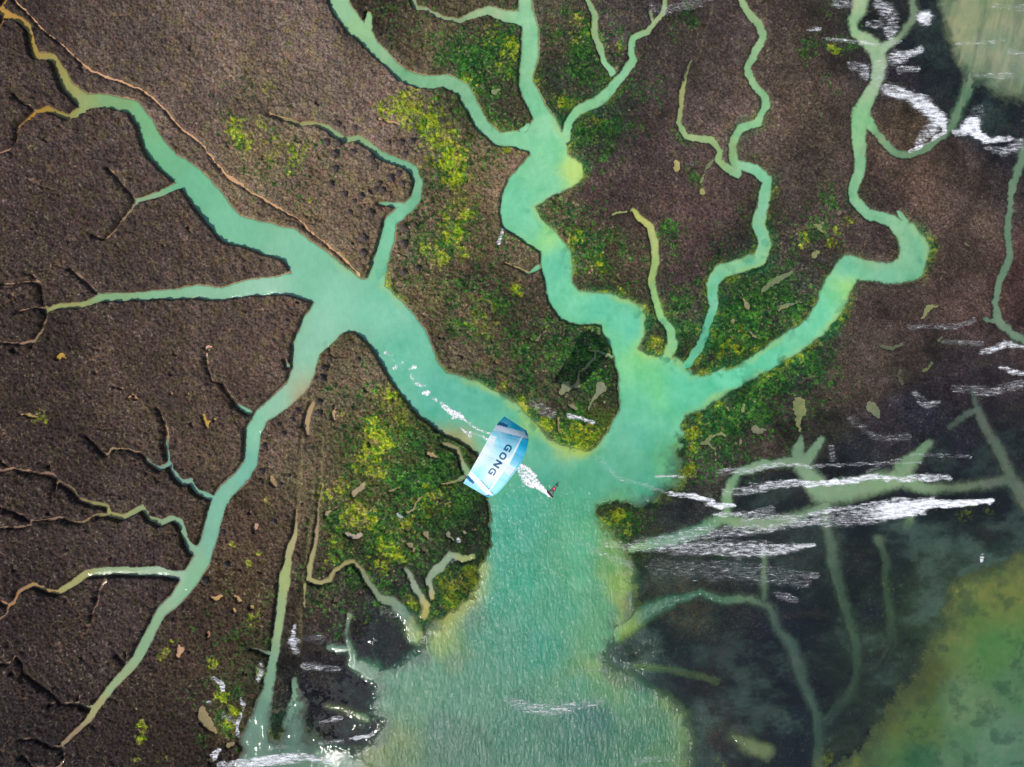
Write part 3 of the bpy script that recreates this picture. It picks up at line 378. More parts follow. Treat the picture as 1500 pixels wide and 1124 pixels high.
# ---- plant cover
w1, id1 = worley(4.6, 21); w2, id2 = worley(8.5, 31)
n_f = fbm(2.6, 22, 2); n_m = fbm(14, 23, 4); n_l = fbm(70, 24, 4)
lump = np.clip(1.0 - w1 * 1.15, 0, 1) * (0.5 + 0.8 * id1)
lump2 = np.clip(1.0 - w2 * 1.2, 0, 1)
ruf = 1.0 - 0.72 * wet
bushy = sm(46, 8, D) * sm(760, 640, XX); w3, id3 = worley(13, 35)
lump3 = np.clip(1.0 - w3 * 1.5, 0, 1) * (id3 > .42)
vh = 0.04 + ruf * (0.30 * lump + (0.10 + .20 * bushy) * lump2 + .30 * lump3 * (bushy * .9 + .05) + 0.16 * n_f + 0.24 * (n_m - 0.45))
vh = np.clip(vh, 0.02, 0.95) * sm(0.0, 2.2 + 2 * wet + 5.0 * sm(7, 3, wl), D + 0.6) * sm(-0.5, 2.0, PD) * sm(-0.5, 5.0, TD)
thin = sm(0.02, 0.10, vh)
# faint old wheel ruts and dry furrows
RUTS = [[(352,290,2),(330,250,2)],[(456,590,3),(446,640,4),(440,690,4),(437,745,4),(440,800,3)], [(474,640,2),(470,700,3),(458,760,5),(449,820,6),(443,880,6),(438,960,5)], [(540,195,2),(500,215,1)], [(1040,20,2),(1020,90,3)], [(1130,348,2),(1200,330,2)]]
RD, _r = seg_field(RUTS, 1, 14.0)
rut = sm(3, -2, RD + (n_m - .5) * 4)
vh = vh * (1 - 0.6 * rut)
w6, id6 = worley(26, 65); pit = sm(.22, .10, w6 * (1 + (n_f - .5))) * (id6 > .86) * sm(760, 650, XX) * (D > 4)
vh = vh * (1 - .9 * pit)
vein_h = sm(.014, .003, np.abs(fbm(110, 98, 5, gain=.6) - .5)) * sm(.5, .58, fbm(90, 99, 3)) * sm(760, 600, XX)
vh = vh * (1 - .75 * vein_h)
vz = gz + vh - .12 * pit
veg = (D > 0.2 - 1.0 * wet) & (PD > 0.2) & (TD > 0.1)

# ---- colours (albedo)
def mixc(a, b, t): return a + (b - a) * t[..., None]
vc = idw([(a, b, lin(c)) for a, b, c in VEG], 24)
yel = blobs([b for b in YEL]); grn = blobs(GRN)
patch = fbm(12, 41, 5, gain=.8); patch2 = fbm(3.4, 42, 3, gain=.7); patch3 = fbm(20, 43, 4)
g_m = sm(0.0, 0.25, grn * 1.1 + (patch3 - 0.5) * 1.3 + (patch2 - .5) * 0.9 - 0.30) * sm(.02, .2, grn)
darkgreen = np.broadcast_to(lin((20, 62, 24)), vc.shape); midgreen = np.broadcast_to(lin((60, 104, 28)), vc.shape)
vc = mixc(vc, mixc(darkgreen, midgreen, sm(.45, .7, patch2)), g_m * 0.9 * (0.5 + 0.5 * grn.clip(0, 1)))
y_m = sm(0.0, 0.3, yel * 0.95 + (patch - 0.5) * 1.3 + (patch2 - .5) * 1.3 - 0.36) * sm(.06, .25, yel)
ycol = mixc(np.broadcast_to(lin((70, 92, 12)), vc.shape), np.broadcast_to(lin((140, 150, 28)), vc.shape), sm(.35, .75, patch2))
vc = mixc(vc, ycol, y_m * 0.42)
w4, id4 = worley(3.4, 77); w5, id5 = worley(5.5, 78)
def pal(a): return np.broadcast_to(lin(a), vc.shape)
dens_g = np.clip(blobs([(x, y, r_ * 1.5, s_ * .8) for x, y, r_, s_ in GRN + GWIDE]), 0, 1); dens_y = np.clip(blobs([(x, y, r_ * 1.25, s_ * .85) for x, y, r_, s_ in YEL]), 0, 1)
zz = (patch3 - .5) * 1.1
mk = sm(0, .12, dens_g * .97 + zz * .6 - id4 * .95) * sm(.05, .2, dens_g)
vc = mixc(vc, mixc(pal((16, 60, 24)), pal((58, 108, 32)), sm(.3, .85, id5)), mk * .88)
mk = sm(0, .12, dens_y * 1.0 + zz * .7 - id5 * 1.0) * sm(.05, .2, dens_y)
vc = mixc(vc, mixc(pal((96, 132, 16)), pal((158, 160, 34)), sm(.2, .9, id4)), mk * .85)
mk = ((id4 > .86) & (id5 > .35)) * np.clip(dens_g + dens_y, 0, 1) * (w4 < .42)
vc = mixc(vc, pal((176, 158, 112)), mk * .6)
mk = ((id5 < .14) | (id4 < .1)) * np.clip(dens_g + dens_y + .25 * (landz > .1), 0, 1)
vc = vc * (1 - .55 * mk)[..., None]
# rim of bright algae along the creeks of the middle and east
rim_r = blobs([(840,190,40,.8),(795,110,14,.6),(850,250,30,.9),(790,320,30,.9),(835,380,24,.8),(900,430,50,.9),(945,470,30,1),(970,520,40,1),(1125,340,30,.8),(1110,400,40,.8),(1060,430,40,.9),(1050,500,40,1),(1000,480,30,.8),(1130,280,24,.7),(1060,560,60,1),(1010,640,40,1),(1000,700,30,.9),(960,740,30,.6),(900,760,30,.9),(1150,540,60,1),(1230,480,50,.9),(1360,360,40,.8),(1250,290,20,.4),
  (1240,400,30,.4),(720,560,50,1),(780,610,50,1),(840,650,50,1),(570,420,30,.8),(510,400,30,.5),(620,260,24,.7),(730,200,20,.5),(700,860,40,.8),(620,910,40,.8),(915,870,40,1),(1100,190,40,.4),(880,150,40,.4),(690,160,20,.5),(480,500,30,.4),(410,1070,20,.6),(450,1080,30,.5)])
rimn = sm(13.0, 1.0, np.abs(D - 1.0) + (patch3 - .5) * 16 + (patch - .5) * 8)
rim_col = mixc(np.broadcast_to(lin((14, 84, 40)), vc.shape), np.broadcast_to(lin((150, 170, 36)), vc.shape), sm(.46, .72, patch3 * .6 + patch2 * .4))
vc = mixc(vc, rim_col, rimn * rim_r * 0.9)
# dry pale tips, species mottle, shade of the gaps painted in as darker tone
pale = np.broadcast_to(lin((176, 160, 138)), vc.shape)
olive = np.broadcast_to(lin((120, 108, 62)), vc.shape); pinkb = np.broadcast_to(lin((104, 74, 66)), vc.shape)
hu = fbm(11, 51, 4, gain=.75); hu2 = fbm(9, 52, 4, gain=.75)
vc = mixc(vc, olive * (vc.sum(-1, keepdims=True) / olive.sum(-1, keepdims=True)) * 1.15, sm(.5, .72, hu) * .5 * (1 - g_m) * (1 - wet))
vc = mixc(vc, pinkb * (vc.sum(-1, keepdims=True) / pinkb.sum(-1, keepdims=True)), sm(.52, .72, hu2) * .5 * (1 - g_m) * (1 - wet))
vc = mixc(vc, pale, sm(.66, .86, n_f) * 0.24 * (1 - .55 * wet) * (0.4 + n_l))
vc = vc * (0.30 + 1.4 * fbm(6, 44, 4, gain=.8))[..., None] * (0.66 + 0.68 * n_l)[..., None]
vc = mixc(vc, np.broadcast_to(lin((120, 112, 74)), vc.shape), rut * 0.35)
mot = fbm(46, 85, 5, gain=.62); mot2 = fbm(30, 86, 5, gain=.6, ax=.5, ay=1.2)
vc = vc * (1 + wet[..., None] * (3.0 * (mot[..., None] - .47)).clip(-.7, 1.2))
vc = mixc(vc, np.broadcast_to(lin((62, 60, 50)), vc.shape), wet * sm(.56, .74, mot2) * .55)
vein = sm(.014, .003, np.abs(fbm(110, 98, 5, gain=.6) - .5)) * sm(.5, .58, fbm(90, 99, 3)) * sm(760, 600, XX) * (D > 2)
vc = mixc(vc, pal((120, 96, 78)), vein * .35) * (1 - .35 * pit)[..., None]
VEG_GAIN = 1.1
vc = vc * np.array([1.0, .97, .92]) * (.72 + .56 * fbm(24, 464, 4, gain=.6))[..., None]
vc = np.clip(vc * (VEG_GAIN * (1 - .32 * wet))[..., None], 0.003, 0.8)

mud = idw([(0,0,lin((150,118,92))),(100,500,lin((140,110,92))),(100,900,lin((120,94,80))),(300,700,lin((150,122,95))),(400,300,lin((165,135,98))),(600,700,lin((140,125,90))),(700,300,lin((150,130,90))),(900,300,lin((130,140,90))),(1100,200,lin((120,130,90))),(1300,500,lin((100,100,80))),(1200,800,lin((110,120,95))),(1400,900,lin((120,120,60))),(400,1050,lin((90,85,60))),(900,900,lin((150,155,85)))], 60)
silt0 = fbm(16, 462, 4, gain=.7)
gc = mixc(mud, vc * 1.1, np.maximum(sm(3.0, 9.0, D) * 0.7, np.maximum(sm(.22, .06, landz) * sm(-4.5, -1.2, D), sm(-.04, -.14, landz) * sm(-20, -3, D + (silt0 - .5) * 24)) * .97))
gc = mixc(gc, rim_col * 0.9, sm(6.0, 0.0, np.abs(D + 2.5)) * rim_r)
gc = np.where((PD < 3.5)[..., None] & (pan_rgb.sum(-1, keepdims=True) > 0), pan_rgb * np.where(XX > 560, .72, .95)[..., None], gc)
gc = mixc(gc, np.broadcast_to(lin((206, 160, 118)), vc.shape), sm(2.5, 0.2, TD))
gc = gc * (0.82 + 0.36 * fbm(7, 45, 4, gain=.6))[..., None]
gc = gc * (1 + (sm(7, 3, wl) * sm(3, 0, D))[..., None] * np.array([.16, .20, .10]))
gc = np.clip(gc * .9, 0.004, 0.8)

wc = idw([(a, b, lin(c)) for a, b, c in WATER], 12)
wc = wc * (0.90 + 0.20 * fbm(60, 46, 4))[..., None]
silt = fbm(22, 461, 5, gain=.7); wc = wc * (1 + (silt[..., None] - .5) * np.array([.9, .35, .5]) * (sm(500, 600, XX) * .8 + .2)[..., None])
wc = mixc(wc, np.broadcast_to(lin((20, 34, 38)), wc.shape), sm(-0.02, -0.12, landz) * sm(-2, 7, D) * .92)
shal = sm(-12, -1, D + (fbm(26, 81, 4) - .5) * 22) * rim_r * sm(2, -2, D) * sm(12, 24, wl)
wc = mixc(wc, np.broadcast_to(lin((158, 192, 92)), wc.shape), shal * .55 * sm(820, 740, YY))
wc = mixc(wc, np.broadcast_to(lin((20, 120, 96)), wc.shape), sm(.60, .72, fbm(16, 82, 4)) * sm(-26, -3, D) * sm(2, -2, D) * rim_r * .7)
# weed and cloudy patches hanging in the drowned flats
fl = sm(-.1, -.6, landz) * 0 + edge_se
wc = mixc(wc, np.broadcast_to(lin((108, 120, 66)), wc.shape), edge_se * sm(.5, .7, fbm(30, 47, 5, gain=.65)) * .6 * sm(60, 0, -D) * sm(4, -4, D) * sm(25, 50, wl))
wc = mixc(wc, np.broadcast_to(lin((40, 66, 48)), wc.shape), edge_se * sm(.5, .72, fbm(24, 48, 5, gain=.65)) * .5 * sm(4, -4, D))
open_w = sm(640, 740, XX) * sm(1150, 1000, XX) * sm(620, 780, YY) + sm(450, 580, XX) * sm(980, 860, XX) * sm(880, 960, YY)
open_w = np.clip(open_w, 0, 1)
wc = wc * (1 + open_w[..., None] * (np.array([.44, .74, .70]) - 1))
wc = wc * (1 + edge_se[..., None] * (np.array([.68, .90, .98]) - 1))
mg = (fbm(24, 463, 5, gain=.7) - .5)
wc = mixc(wc, pal((58, 82, 54)), edge_se * sm(-46, -2, D + mg * 60) * .75)
wc = mixc(wc, pal((52, 80, 70)), (1 - edge_se) * sm(40, 55, wl) * sm(.05, -.12, landz) * sm(-30, -1, D + mg * 50) * .7)
ne = sm(1350, 1400, XX) * sm(200, 120, YY)
str_ = fbm(26, 88, 5, x=XX + YY * .25, gain=.68, ax=1.6, ay=.22)
wc = mixc(wc, pal((86, 104, 84)), ne * sm(.46, .68, str_) * .45 * sm(2, -6, D)); wc = mixc(wc, pal((158, 166, 132)), ne * sm(.5, .34, str_) * .3 * sm(2, -6, D)); wc = wc * (1 - ne[..., None] * np.array([.24, .12, .12]))
wc = np.clip(wc * np.array([1.16, .94, .90]), 0.004, 0.8)
top = np.where(veg, vz, gz)
depth = np.clip(-top, 0, 3)
veil = fbm(64, 87, 6, gain=.66, ax=.75, ay=1.15)
turb = (1.0 + 0.7 * (fbm(34, 49, 4) - .5)) * (1 + wet * sm(0, 6, D) * (4.0 * (veil - .46)).clip(-.8, 2.2))
wc = mixc(wc, np.broadcast_to(lin((84, 106, 92)), wc.shape), wet * sm(-2, 6, D) * sm(.46, .68, veil) * .6)
alpha = 1 - np.exp(-murk * depth * turb)

# ------------------------------------------------------------------ meshes from the map
WXc = ((XX - 750) * S).astype(np.float32); WYc = ((562 - YY) * S).astype(np.float32)
def sheet(name, mask_v, Z, attrs, mat, need='any', smooth=True):
    """mesh over the cells whose corners are in the mask; attrs: name -> per-vertex colour or scalar"""
    a, b, c, d = mask_v[:-1, :-1], mask_v[:-1, 1:], mask_v[1:, 1:], mask_v[1:, :-1]
    fm = (a & b & c & d) if need == 'all' else (a | b | c | d)
    idx = np.arange(NY * NX).reshape(NY, NX)
    q = np.stack([idx[1:, :-1][fm], idx[1:, 1:][fm], idx[:-1, 1:][fm], idx[:-1, :-1][fm]], 1)
    used = np.zeros(NY * NX, bool); used[q.ravel()] = True
    remap = np.cumsum(used) - 1; q = remap[q]
    co = np.stack([WXc.ravel()[used], WYc.ravel()[used], np.asarray(Z, np.float32).ravel()[used]], 1)
    me = bpy.data.meshes.new(name); n = len(co); f = len(q)
    me.vertices.add(n); me.vertices.foreach_set('co', co.ravel())
    me.loops.add(f * 4); me.loops.foreach_set('vertex_index', q.ravel().astype(np.int32))
    me.polygons.add(f); me.polygons.foreach_set('loop_start', np.arange(0, f * 4, 4, dtype=np.int32))
    me.polygons.foreach_set('use_smooth', np.full(f, smooth))
    me.update(calc_edges=True)
    for k, v in attrs.items():
        if v.ndim == 3:
            at_ = me.attributes.new(k, 'FLOAT_COLOR', 'POINT')
            rgba = np.ones((n, 4), np.float32); rgba[:, :3] = v.reshape(-1, 3)[used]; at_.data.foreach_set('color', rgba.ravel())
        else:
            at_ = me.attributes.new(k, 'FLOAT', 'POINT'); at_.data.foreach_set('value', v.astype(np.float32).ravel()[used])
    me.materials.append(mat)
    o = bpy.data.objects.new(name, me); col.objects.link(o); return o

# ------------------------------------------------------------------ materials
class NT:
    def __init__(s, name):
        s.m = bpy.data.materials.new(name); s.m.use_nodes = True; s.t = s.m.node_tree; s.t.nodes.clear()
        s.out = s.n('ShaderNodeOutputMaterial')
    def n(s, typ, ins=None, **kw):
        nd = s.t.nodes.new(typ)
        for k, v in kw.items(): setattr(nd, k, v)
        for k, v in (ins or {}).items():
            if isinstance(v, bpy.types.NodeSocket): s.t.links.new(v, nd.inputs[k])
            else: nd.inputs[k].default_value = v
        return nd
    def math(s, op, a, b=None, clamp=False):
        nd = s.n('ShaderNodeMath', {0: a} if b is None else {0: a, 1: b}, operation=op); nd.use_clamp = clamp; return nd.outputs[0]
def noise(N, vec, scale, detail=3, rough=.5):
    return N.n('ShaderNodeTexNoise', {'Vector': vec, 'Scale': scale, 'Detail': detail, 'Roughness': rough}).outputs[0]
def attr_col(N, name): return N.n('ShaderNodeAttribute', attribute_name=name).outputs
def mapped(N, vec, sc, rot=(0, 0, 0)): return N.n('ShaderNodeMapping', {'Vector': vec, 'Scale': sc, 'Rotation': rot}).outputs[0]

def mat_land(name, contrast, fine, bump, rough=.9):
    N = NT(name); co = N.n('ShaderNodeTexCoord').outputs['Object']
    a = attr_col(N, 'tint')[0]
    n1 = noise(N, co, fine, 4, .7)
    k = N.math('ADD', N.math('MULTIPLY', n1, contrast * 2), 1.0 - contrast)
    k = N.math('MAXIMUM', k, 0.12)
    vm = N.n('ShaderNodeVectorMath', {0: a, 'Scale': k}, operation='SCALE').outputs[0]
    bp = N.n('ShaderNodeBump', {'Height': n1, 'Distance': bump, 'Strength': .8}).outputs[0]
    b = N.n('ShaderNodeBsdfPrincipled', {'Base Color': vm, 'Roughness': rough, 'Normal': bp, 'Specular IOR Level': .2})
    N.t.links.new(b.outputs[0], N.out.inputs[0]); return N.m
M_veg = mat_land('marsh_plants', 2.3, 4.2, .20)  # steep noise contrast paints shadow gaps between the plant lumps
M_ground = mat_land('marsh_mud', .35, 2.6, .03, .7)

def mat_water():
    N = NT('silty_water'); co = N.n('ShaderNodeTexCoord').outputs['Object']
    a = attr_col(N, 'tint')[0]; al = attr_col(N, 'cloud')[2]; ch = attr_col(N, 'chop')[2]
    # short wind chop, crests running up and down the map
    v1 = mapped(N, co, (1.0, .42, 1), (0, 0, R(-8)))
    h1 = noise(N, v1, 2.2, 4, .62); h2 = noise(N, mapped(N, co, (1, .5, 1), (0, 0, R(-14))), .55, 2, .5)
    h = N.math('ADD', h1, N.math('MULTIPLY', h2, 1.2))
    g1 = noise(N, mapped(N, co, (1.4, .42, 1), (0, 0, R(-6))), 1.5, 2, .55)
    g1 = N.math('MULTIPLY', N.math('MAXIMUM', N.math('SUBTRACT', g1, .62), 0.0), 4.2)
    bp = N.n('ShaderNodeBump', {'Height': N.math('ADD', N.math('MULTIPLY', h, N.math('ADD', N.math('MULTIPLY', ch, .40), .02)), N.math('MULTIPLY', g1, ch)), 'Distance': .6, 'Strength': 1.0}).outputs[0]
    sw = noise(N, mapped(N, co, (1, .55, 1), (0, 0, R(-20))), 1.3, 4, .65)
    k = N.math('ADD', N.math('MULTIPLY', sw, .24), .88)
    cm = N.n('ShaderNodeVectorMath', {0: a, 'Scale': k}, operation='SCALE').outputs[0]
    bp2 = N.n('ShaderNodeBump', {'Height': h, 'Distance': .05, 'Strength': .5}).outputs[0]
    dif = N.n('ShaderNodeBsdfDiffuse', {'Color': cm, 'Normal': bp2}).outputs[0]
    tr = N.n('ShaderNodeBsdfTransparent').outputs[0]
    body = N.n('ShaderNodeMixShader', {0: al, 1: tr, 2: dif}).outputs[0]
    gl = N.n('ShaderNodeBsdfGlossy', {'Color': (1, 1, 1, 1), 'Roughness': N.math('ADD', .07, N.math('MULTIPLY', ch, .09)), 'Normal': bp}, distribution='BECKMANN').outputs[0]
    fr = N.n('ShaderNodeFresnel', {'IOR': 1.40}).outputs[0]
    mx = N.n('ShaderNodeMixShader', {0: fr, 1: body, 2: gl}).outputs[0]
    N.t.links.new(mx, N.out.inputs[0]); return N.m
M_water = mat_water()

def mat_foam(name, sc, rot, k, dens_gain=1.0, detail=6, ng=4.6, fin=1.25):
    N = NT(name); co = N.n('ShaderNodeTexCoord').outputs['Object']
    d = attr_col(N, 'froth')[2]
    n1 = noise(N, mapped(N, co, sc, (0, 0, rot)), k, detail, .72)
    n2 = noise(N, co, 6.0, 3, .7)
    nn = N.math('ADD', N.math('MULTIPLY', n1, .72), N.math('MULTIPLY', n2, .28))
    t = N.math('ADD', N.math('MULTIPLY', N.math('SUBTRACT', nn, .5), ng), N.math('SUBTRACT', N.math('MULTIPLY', d, dens_gain), .52))
    t = N.math('MULTIPLY', t, fin, clamp=True)
    n3 = noise(N, mapped(N, co, (.30, 2.2, 1), (0, 0, rot)), 2.6, 7, .78)
    halo = N.math('MULTIPLY', N.math('MULTIPLY', N.math('SUBTRACT', n3, .47), 7.0, clamp=True), N.math('MULTIPLY', N.math('SUBTRACT', d, .12), .62), clamp=True)
    t = N.math('MAXIMUM', t, halo)
    bp = N.n('ShaderNodeBump', {'Height': nn, 'Distance': .08, 'Strength': .6}).outputs[0]
    dif = N.n('ShaderNodeBsdfDiffuse', {'Color': (.86, .86, .86, 1), 'Normal': bp}).outputs[0]
    tr = N.n('ShaderNodeBsdfTransparent').outputs[0]
    N.t.links.new(N.n('ShaderNodeMixShader', {0: t, 1: tr, 2: dif}).outputs[0], N.out.inputs[0]); return N.m
M_foam = mat_foam('wind_foam', (.34, 1.4, 1), R(-6), 2.2)
M_wake = mat_foam('wake_foam', (1, 1, 1), 0, 2.4, .95, 4, 3.2, 2.4)

def simple(name, c, rough=.6, metal=0, var=.12, scale=8, trans=0):
    N = NT(name); co = N.n('ShaderNodeTexCoord').outputs['Object']
    n1 = noise(N, co, scale, 3, .6)
    k = N.math('ADD', N.math('MULTIPLY', n1, var * 2), 1 - var)
    l = lin(c)
    vm = N.n('ShaderNodeVectorMath', {0: tuple(l), 'Scale': k}, operation='SCALE').outputs[0]
    b = N.n('ShaderNodeBsdfPrincipled', {'Base Color': vm, 'Roughness': rough, 'Metallic': metal})
    N.t.links.new(b.outputs[0], N.out.inputs[0]); return N.m

# ------------------------------------------------------------------ the setting
full = np.ones((NY, NX), bool)
tag(sheet('ground', full, gz, {'tint': gc}, M_ground), kind='structure')
is_sub = vz < 0.0
gsel = (np.maximum(y_m, g_m * .8) * (0.3 + np.maximum(yel, grn)) > 0.42)
def dilate(m):
    r = m.copy(); r[1:] |= m[:-1]; r[:-1] |= m[1:]; r[:, 1:] |= r[:, :-1].copy(); r[:, :-1] |= r[:, 1:].copy(); return r
zone = fbm(16, 61, 2); green_zone = (np.maximum(yel, grn) + (zone - .5) * .5 > .42) & (landz > 0.0)
sub_zone = (landz + (zone - .5) * .06 < -0.06)
cell = lambda m: m[:-1, :-1]
classes = {'marsh_scrub': ~green_zone & ~sub_zone, 'green_glasswort': green_zone & ~sub_zone, 'drowned_weed': sub_zone}
vd = dilate(veg)
def veg_sheet(name, zone_mask):
    z = np.where(veg, vz, gz - 0.03)
    m = cell(zone_mask) & (cell(vd) | vd[1:, :-1] | vd[:-1, 1:] | vd[1:, 1:])
    # cell-wise mask
    idx = np.arange(NY * NX).reshape(NY, NX)
    q = np.stack([idx[1:, :-1][m], idx[1:, 1:][m], idx[:-1, 1:][m], idx[:-1, :-1][m]], 1)
    used = np.zeros(NY * NX, bool); used[q.ravel()] = True; remap = np.cumsum(used) - 1; q = remap[q]
    co = np.stack([WXc.ravel()[used], WYc.ravel()[used], z.astype(np.float32).ravel()[used]], 1)
    me = bpy.data.meshes.new(name); n = len(co); f = len(q)
    me.vertices.add(n); me.vertices.foreach_set('co', co.ravel())
    me.loops.add(f * 4); me.loops.foreach_set('vertex_index', q.ravel().astype(np.int32))
    me.polygons.add(f); me.polygons.foreach_set('loop_start', np.arange(0, f * 4, 4, dtype=np.int32))
    me.polygons.foreach_set('use_smooth', np.full(f, True)); me.update(calc_edges=True)
    a = me.attributes.new('tint', 'FLOAT_COLOR', 'POINT'); rgba = np.ones((n, 4), np.float32); rgba[:, :3] = vc.reshape(-1, 3)[used]; a.data.foreach_set('color', rgba.ravel())
    me.materials.append(M_veg); o = bpy.data.objects.new(name, me); col.objects.link(o); return o
tag(veg_sheet('marsh_scrub', classes['marsh_scrub']), 'brown low salt marsh scrub covering the banks between the creeks', 'marsh plants', kind='stuff')
tag(veg_sheet('green_glasswort', classes['green_glasswort']), 'yellow green and dark green marsh plants in patches around the kite and creeks', 'marsh plants', kind='stuff')
tag(veg_sheet('drowned_weed', classes['drowned_weed']), 'dark drowned marsh weed under shallow water at the lower right', 'weed', kind='stuff')
wmask = dilate(dilate(top < 0.06))
open_w = sm(640, 740, XX) * sm(1150, 1000, XX) * sm(620, 780, YY) + sm(450, 580, XX) * sm(980, 860, XX) * sm(880, 960, YY)
chop = .02 + .98 * np.clip(open_w, 0, 1) * sm(-.3, -.7, -alpha * 1.0) 
sheen = blobs([(390,350,46,.8),(300,430,30,.9),(350,425,36,1),(400,418,36,1),(455,510,34,.8),(210,838,40,1),(160,838,30,.8),(500,440,46,.7),(560,350,22,.6),(620,560,60,.35),(1280,115,26,.5),(1450,80,80,.5),(60,165,10,.2),(380,610,24,.7)])
chop = np.clip(np.maximum(chop, sheen), 0, 1) * (0.5 + 0.5 * sm(-2, 8, -D))
tag(sheet('water', wmask, np.zeros((NY, NX)), {'tint': wc, 'cloud': alpha, 'chop': chop}, M_water), kind='structure')

def foam_obj(name, lines, mat, label, extra=0.02, softness=.5, wob=4.5):
    Dn, (fw, fd) = seg_field(lines, 2, 14.0)
    wn = (fbm(9, 71, 4) - .5) * wob + (fbm(7, 72, 4, ax=.16, ay=1.2) - .5) * wob * (2.2 if wob > 2 else 0) * sm(2, 12, fw)
    t = sm(0.0, 1.0, (-Dn + wn + 1.4 + .16 * fw) / np.clip(fw * softness, 1.0, 12))
    dens = fd * t; m = (dens > 0.05)
    z = np.maximum(0.0, top) + extra
    o = sheet(name, m, z, {'froth': np.where(m, dens, 0)}, mat)
    return tag(o, label, 'foam', kind='stuff')
foam_obj('foam', FOAM, M_foam, 'white wind blown foam streaks over the flooded marsh')
foam_obj('drifting_foam', [[(a, b, c * .85, d * .8) for a, b, c, d in l] for l in TRAIL], M_wake, 'loose white foam flecks trailing up the channel left of the kite', .03, .3, 1.5)
foam_obj('board_wake', [[(a, b, c, d * .86) for a, b, c, d in l] for l in WAKE], M_wake, 'white churned wake behind the kiteboard below the kite', .05, .3, 1.0)

# ------------------------------------------------------------------ mesh helpers for things
def obj(name, bm, mat, parent=None, smooth=True):
    me = bpy.data.meshes.new(name); bm.normal_update(); bm.to_mesh(me); bm.free()
    if smooth: me.polygons.foreach_set('use_smooth', [True] * len(me.polygons))
    for m in (mat if isinstance(mat, (list, tuple)) else [mat]): me.materials.append(m)
    o = bpy.data.objects.new(name, me); col.objects.link(o)
    if parent: o.parent = parent
    return o
def empty(name, loc):
    o = bpy.data.objects.new(name, None); o.location = loc; col.objects.link(o); return o
def tube(bm, pts, rads, seg=10, cap=True):
    rings = []; n = len(pts); pts = [Vector(p) for p in pts]
    if not isinstance(rads, (list, tuple)): rads = [rads] * n
    up = Vector((0, 0, 1))
    for i, p in enumerate(pts):
        t = (pts[min(i + 1, n - 1)] - pts[max(i - 1, 0)]).normalized()
        a = t.cross(up)
        if a.length < 1e-3: a = t.cross(Vector((1, 0, 0)))
        a.normalize(); b = t.cross(a).normalized()
        rings.append([bm.verts.new(p + (a * math.cos(2 * math.pi * k / seg) + b * math.sin(2 * math.pi * k / seg)) * rads[i]) for k in range(seg)])
    for r0, r1 in zip(rings[:-1], rings[1:]):
        for k in range(seg): bm.faces.new((r0[k], r0[(k + 1) % seg], r1[(k + 1) % seg], r1[k]))
    if cap: bm.faces.new(rings[0][::-1]); bm.faces.new(rings[-1])

# ------------------------------------------------------------------ rounded shrubs
SHRUBS_N = [(493,251,5),(486,272,4),(481,212,5),(498,213,5),(498,185,4),(522,191,4),(589,212,4),(571,213,4),(605,211,4),(595,229,4),(546,237,5),(553,247,4),(519,225,4),(493,229,5),(574,264,5),(586,257,4),(591,272,4),(557,272,4),(553,281,4),(562,281,4),(507,287,4),(531,290,4),(521,297,3),(545,315,5),(539,332,3),(534,351,5),(535,373,5),(530,307,3),(515,313,3),(563,283,3),(594,337,5),(593,360,5),(593,401,4),(613,396,4),(609,331,3)]
SHRUBS_S = [(478,541,5),(474,555,5),(486,528,3),(527,528,4),(439,602,4),(469,605,5),(470,589,4),(431,614,4),(411,622,3),(418,635,3),(391,653,4),(387,690,4),(426,696,3),(395,679,2.5),(386,706,3),(414,709,3),(406,763,4),(423,757,3),(331,779,4),(335,826,4),(304,849,4),(277,891,3)]
M_shrub = simple('grey_brown_twigs', (92, 80, 72), .95, var=.7, scale=7)
def shrub_mesh(seed):
    rnd = random.Random(seed); bm = bmesh.new()
    bmesh.ops.create_icosphere(bm, subdivisions=3, radius=1.0)
    for v in bm.verts:
        c = v.co.copy(); a = math.atan2(c.y, c.x)
        k = 1 + .14 * math.sin(3 * a + seed) + .08 * math.sin(7 * a + 2 * seed) + rnd.uniform(-.13, .13)
        v.co = Vector((c.x * k, c.y * k, max(c.z, -.25) * .85 * (1 + rnd.uniform(-.12, .12))))
    for _ in range(240):                       # twig tufts standing out of the dome
        th = rnd.uniform(0, 2 * math.pi); ph = math.acos(rnd.uniform(.02, 1)); n = Vector((math.sin(ph) * math.cos(th), math.sin(ph) * math.sin(th), math.cos(ph)))
        p = Vector((n.x, n.y, n.z * .85)) * .96; q = p + (n + Vector((rnd.uniform(-.5, .5), rnd.uniform(-.5, .5), .3))) * rnd.uniform(.12, .26)
        s = n.cross(Vector((rnd.uniform(-1, 1), rnd.uniform(-1, 1), 1))).normalized() * rnd.uniform(.03, .06)
        vs_ = [bm.verts.new(p - s), bm.verts.new(p + s), bm.verts.new(q)]; bm.faces.new(vs_)
    me = bpy.data.meshes.new('shrub'); bm.to_mesh(me); bm.free(); me.materials.append(M_shrub); return me
smesh = [shrub_mesh(i) for i in range(6)]
def gz_at(px, py):
    i = int(np.argmin(abs(GX - px))); j = int(np.argmin(abs(GY - py))); return float(gz[j, i])
def cluster(x, y):
    if y < 400 and x < 583 and y < 245: return 'round shrub mound beside the thin upper creek with the bend', 'shrub mounds along the thin upper creek'
    if x >= 583: return 'round shrub mound on the right bank of the short creek above the junction', 'shrub mounds right of the short creek'
    if y < 460: return 'round dark shrub mound inside the bend of the thin upper creek', 'shrub mounds inside the creek bend'
    if x > 428 and y < 625: return 'round shrub mound on the green tongue of land below the junction', 'shrub mounds on the tongue of land below the junction'
    return 'round dark shrub mound on the right bank of the creek to the lower left', 'shrub mounds along the lower left creek'
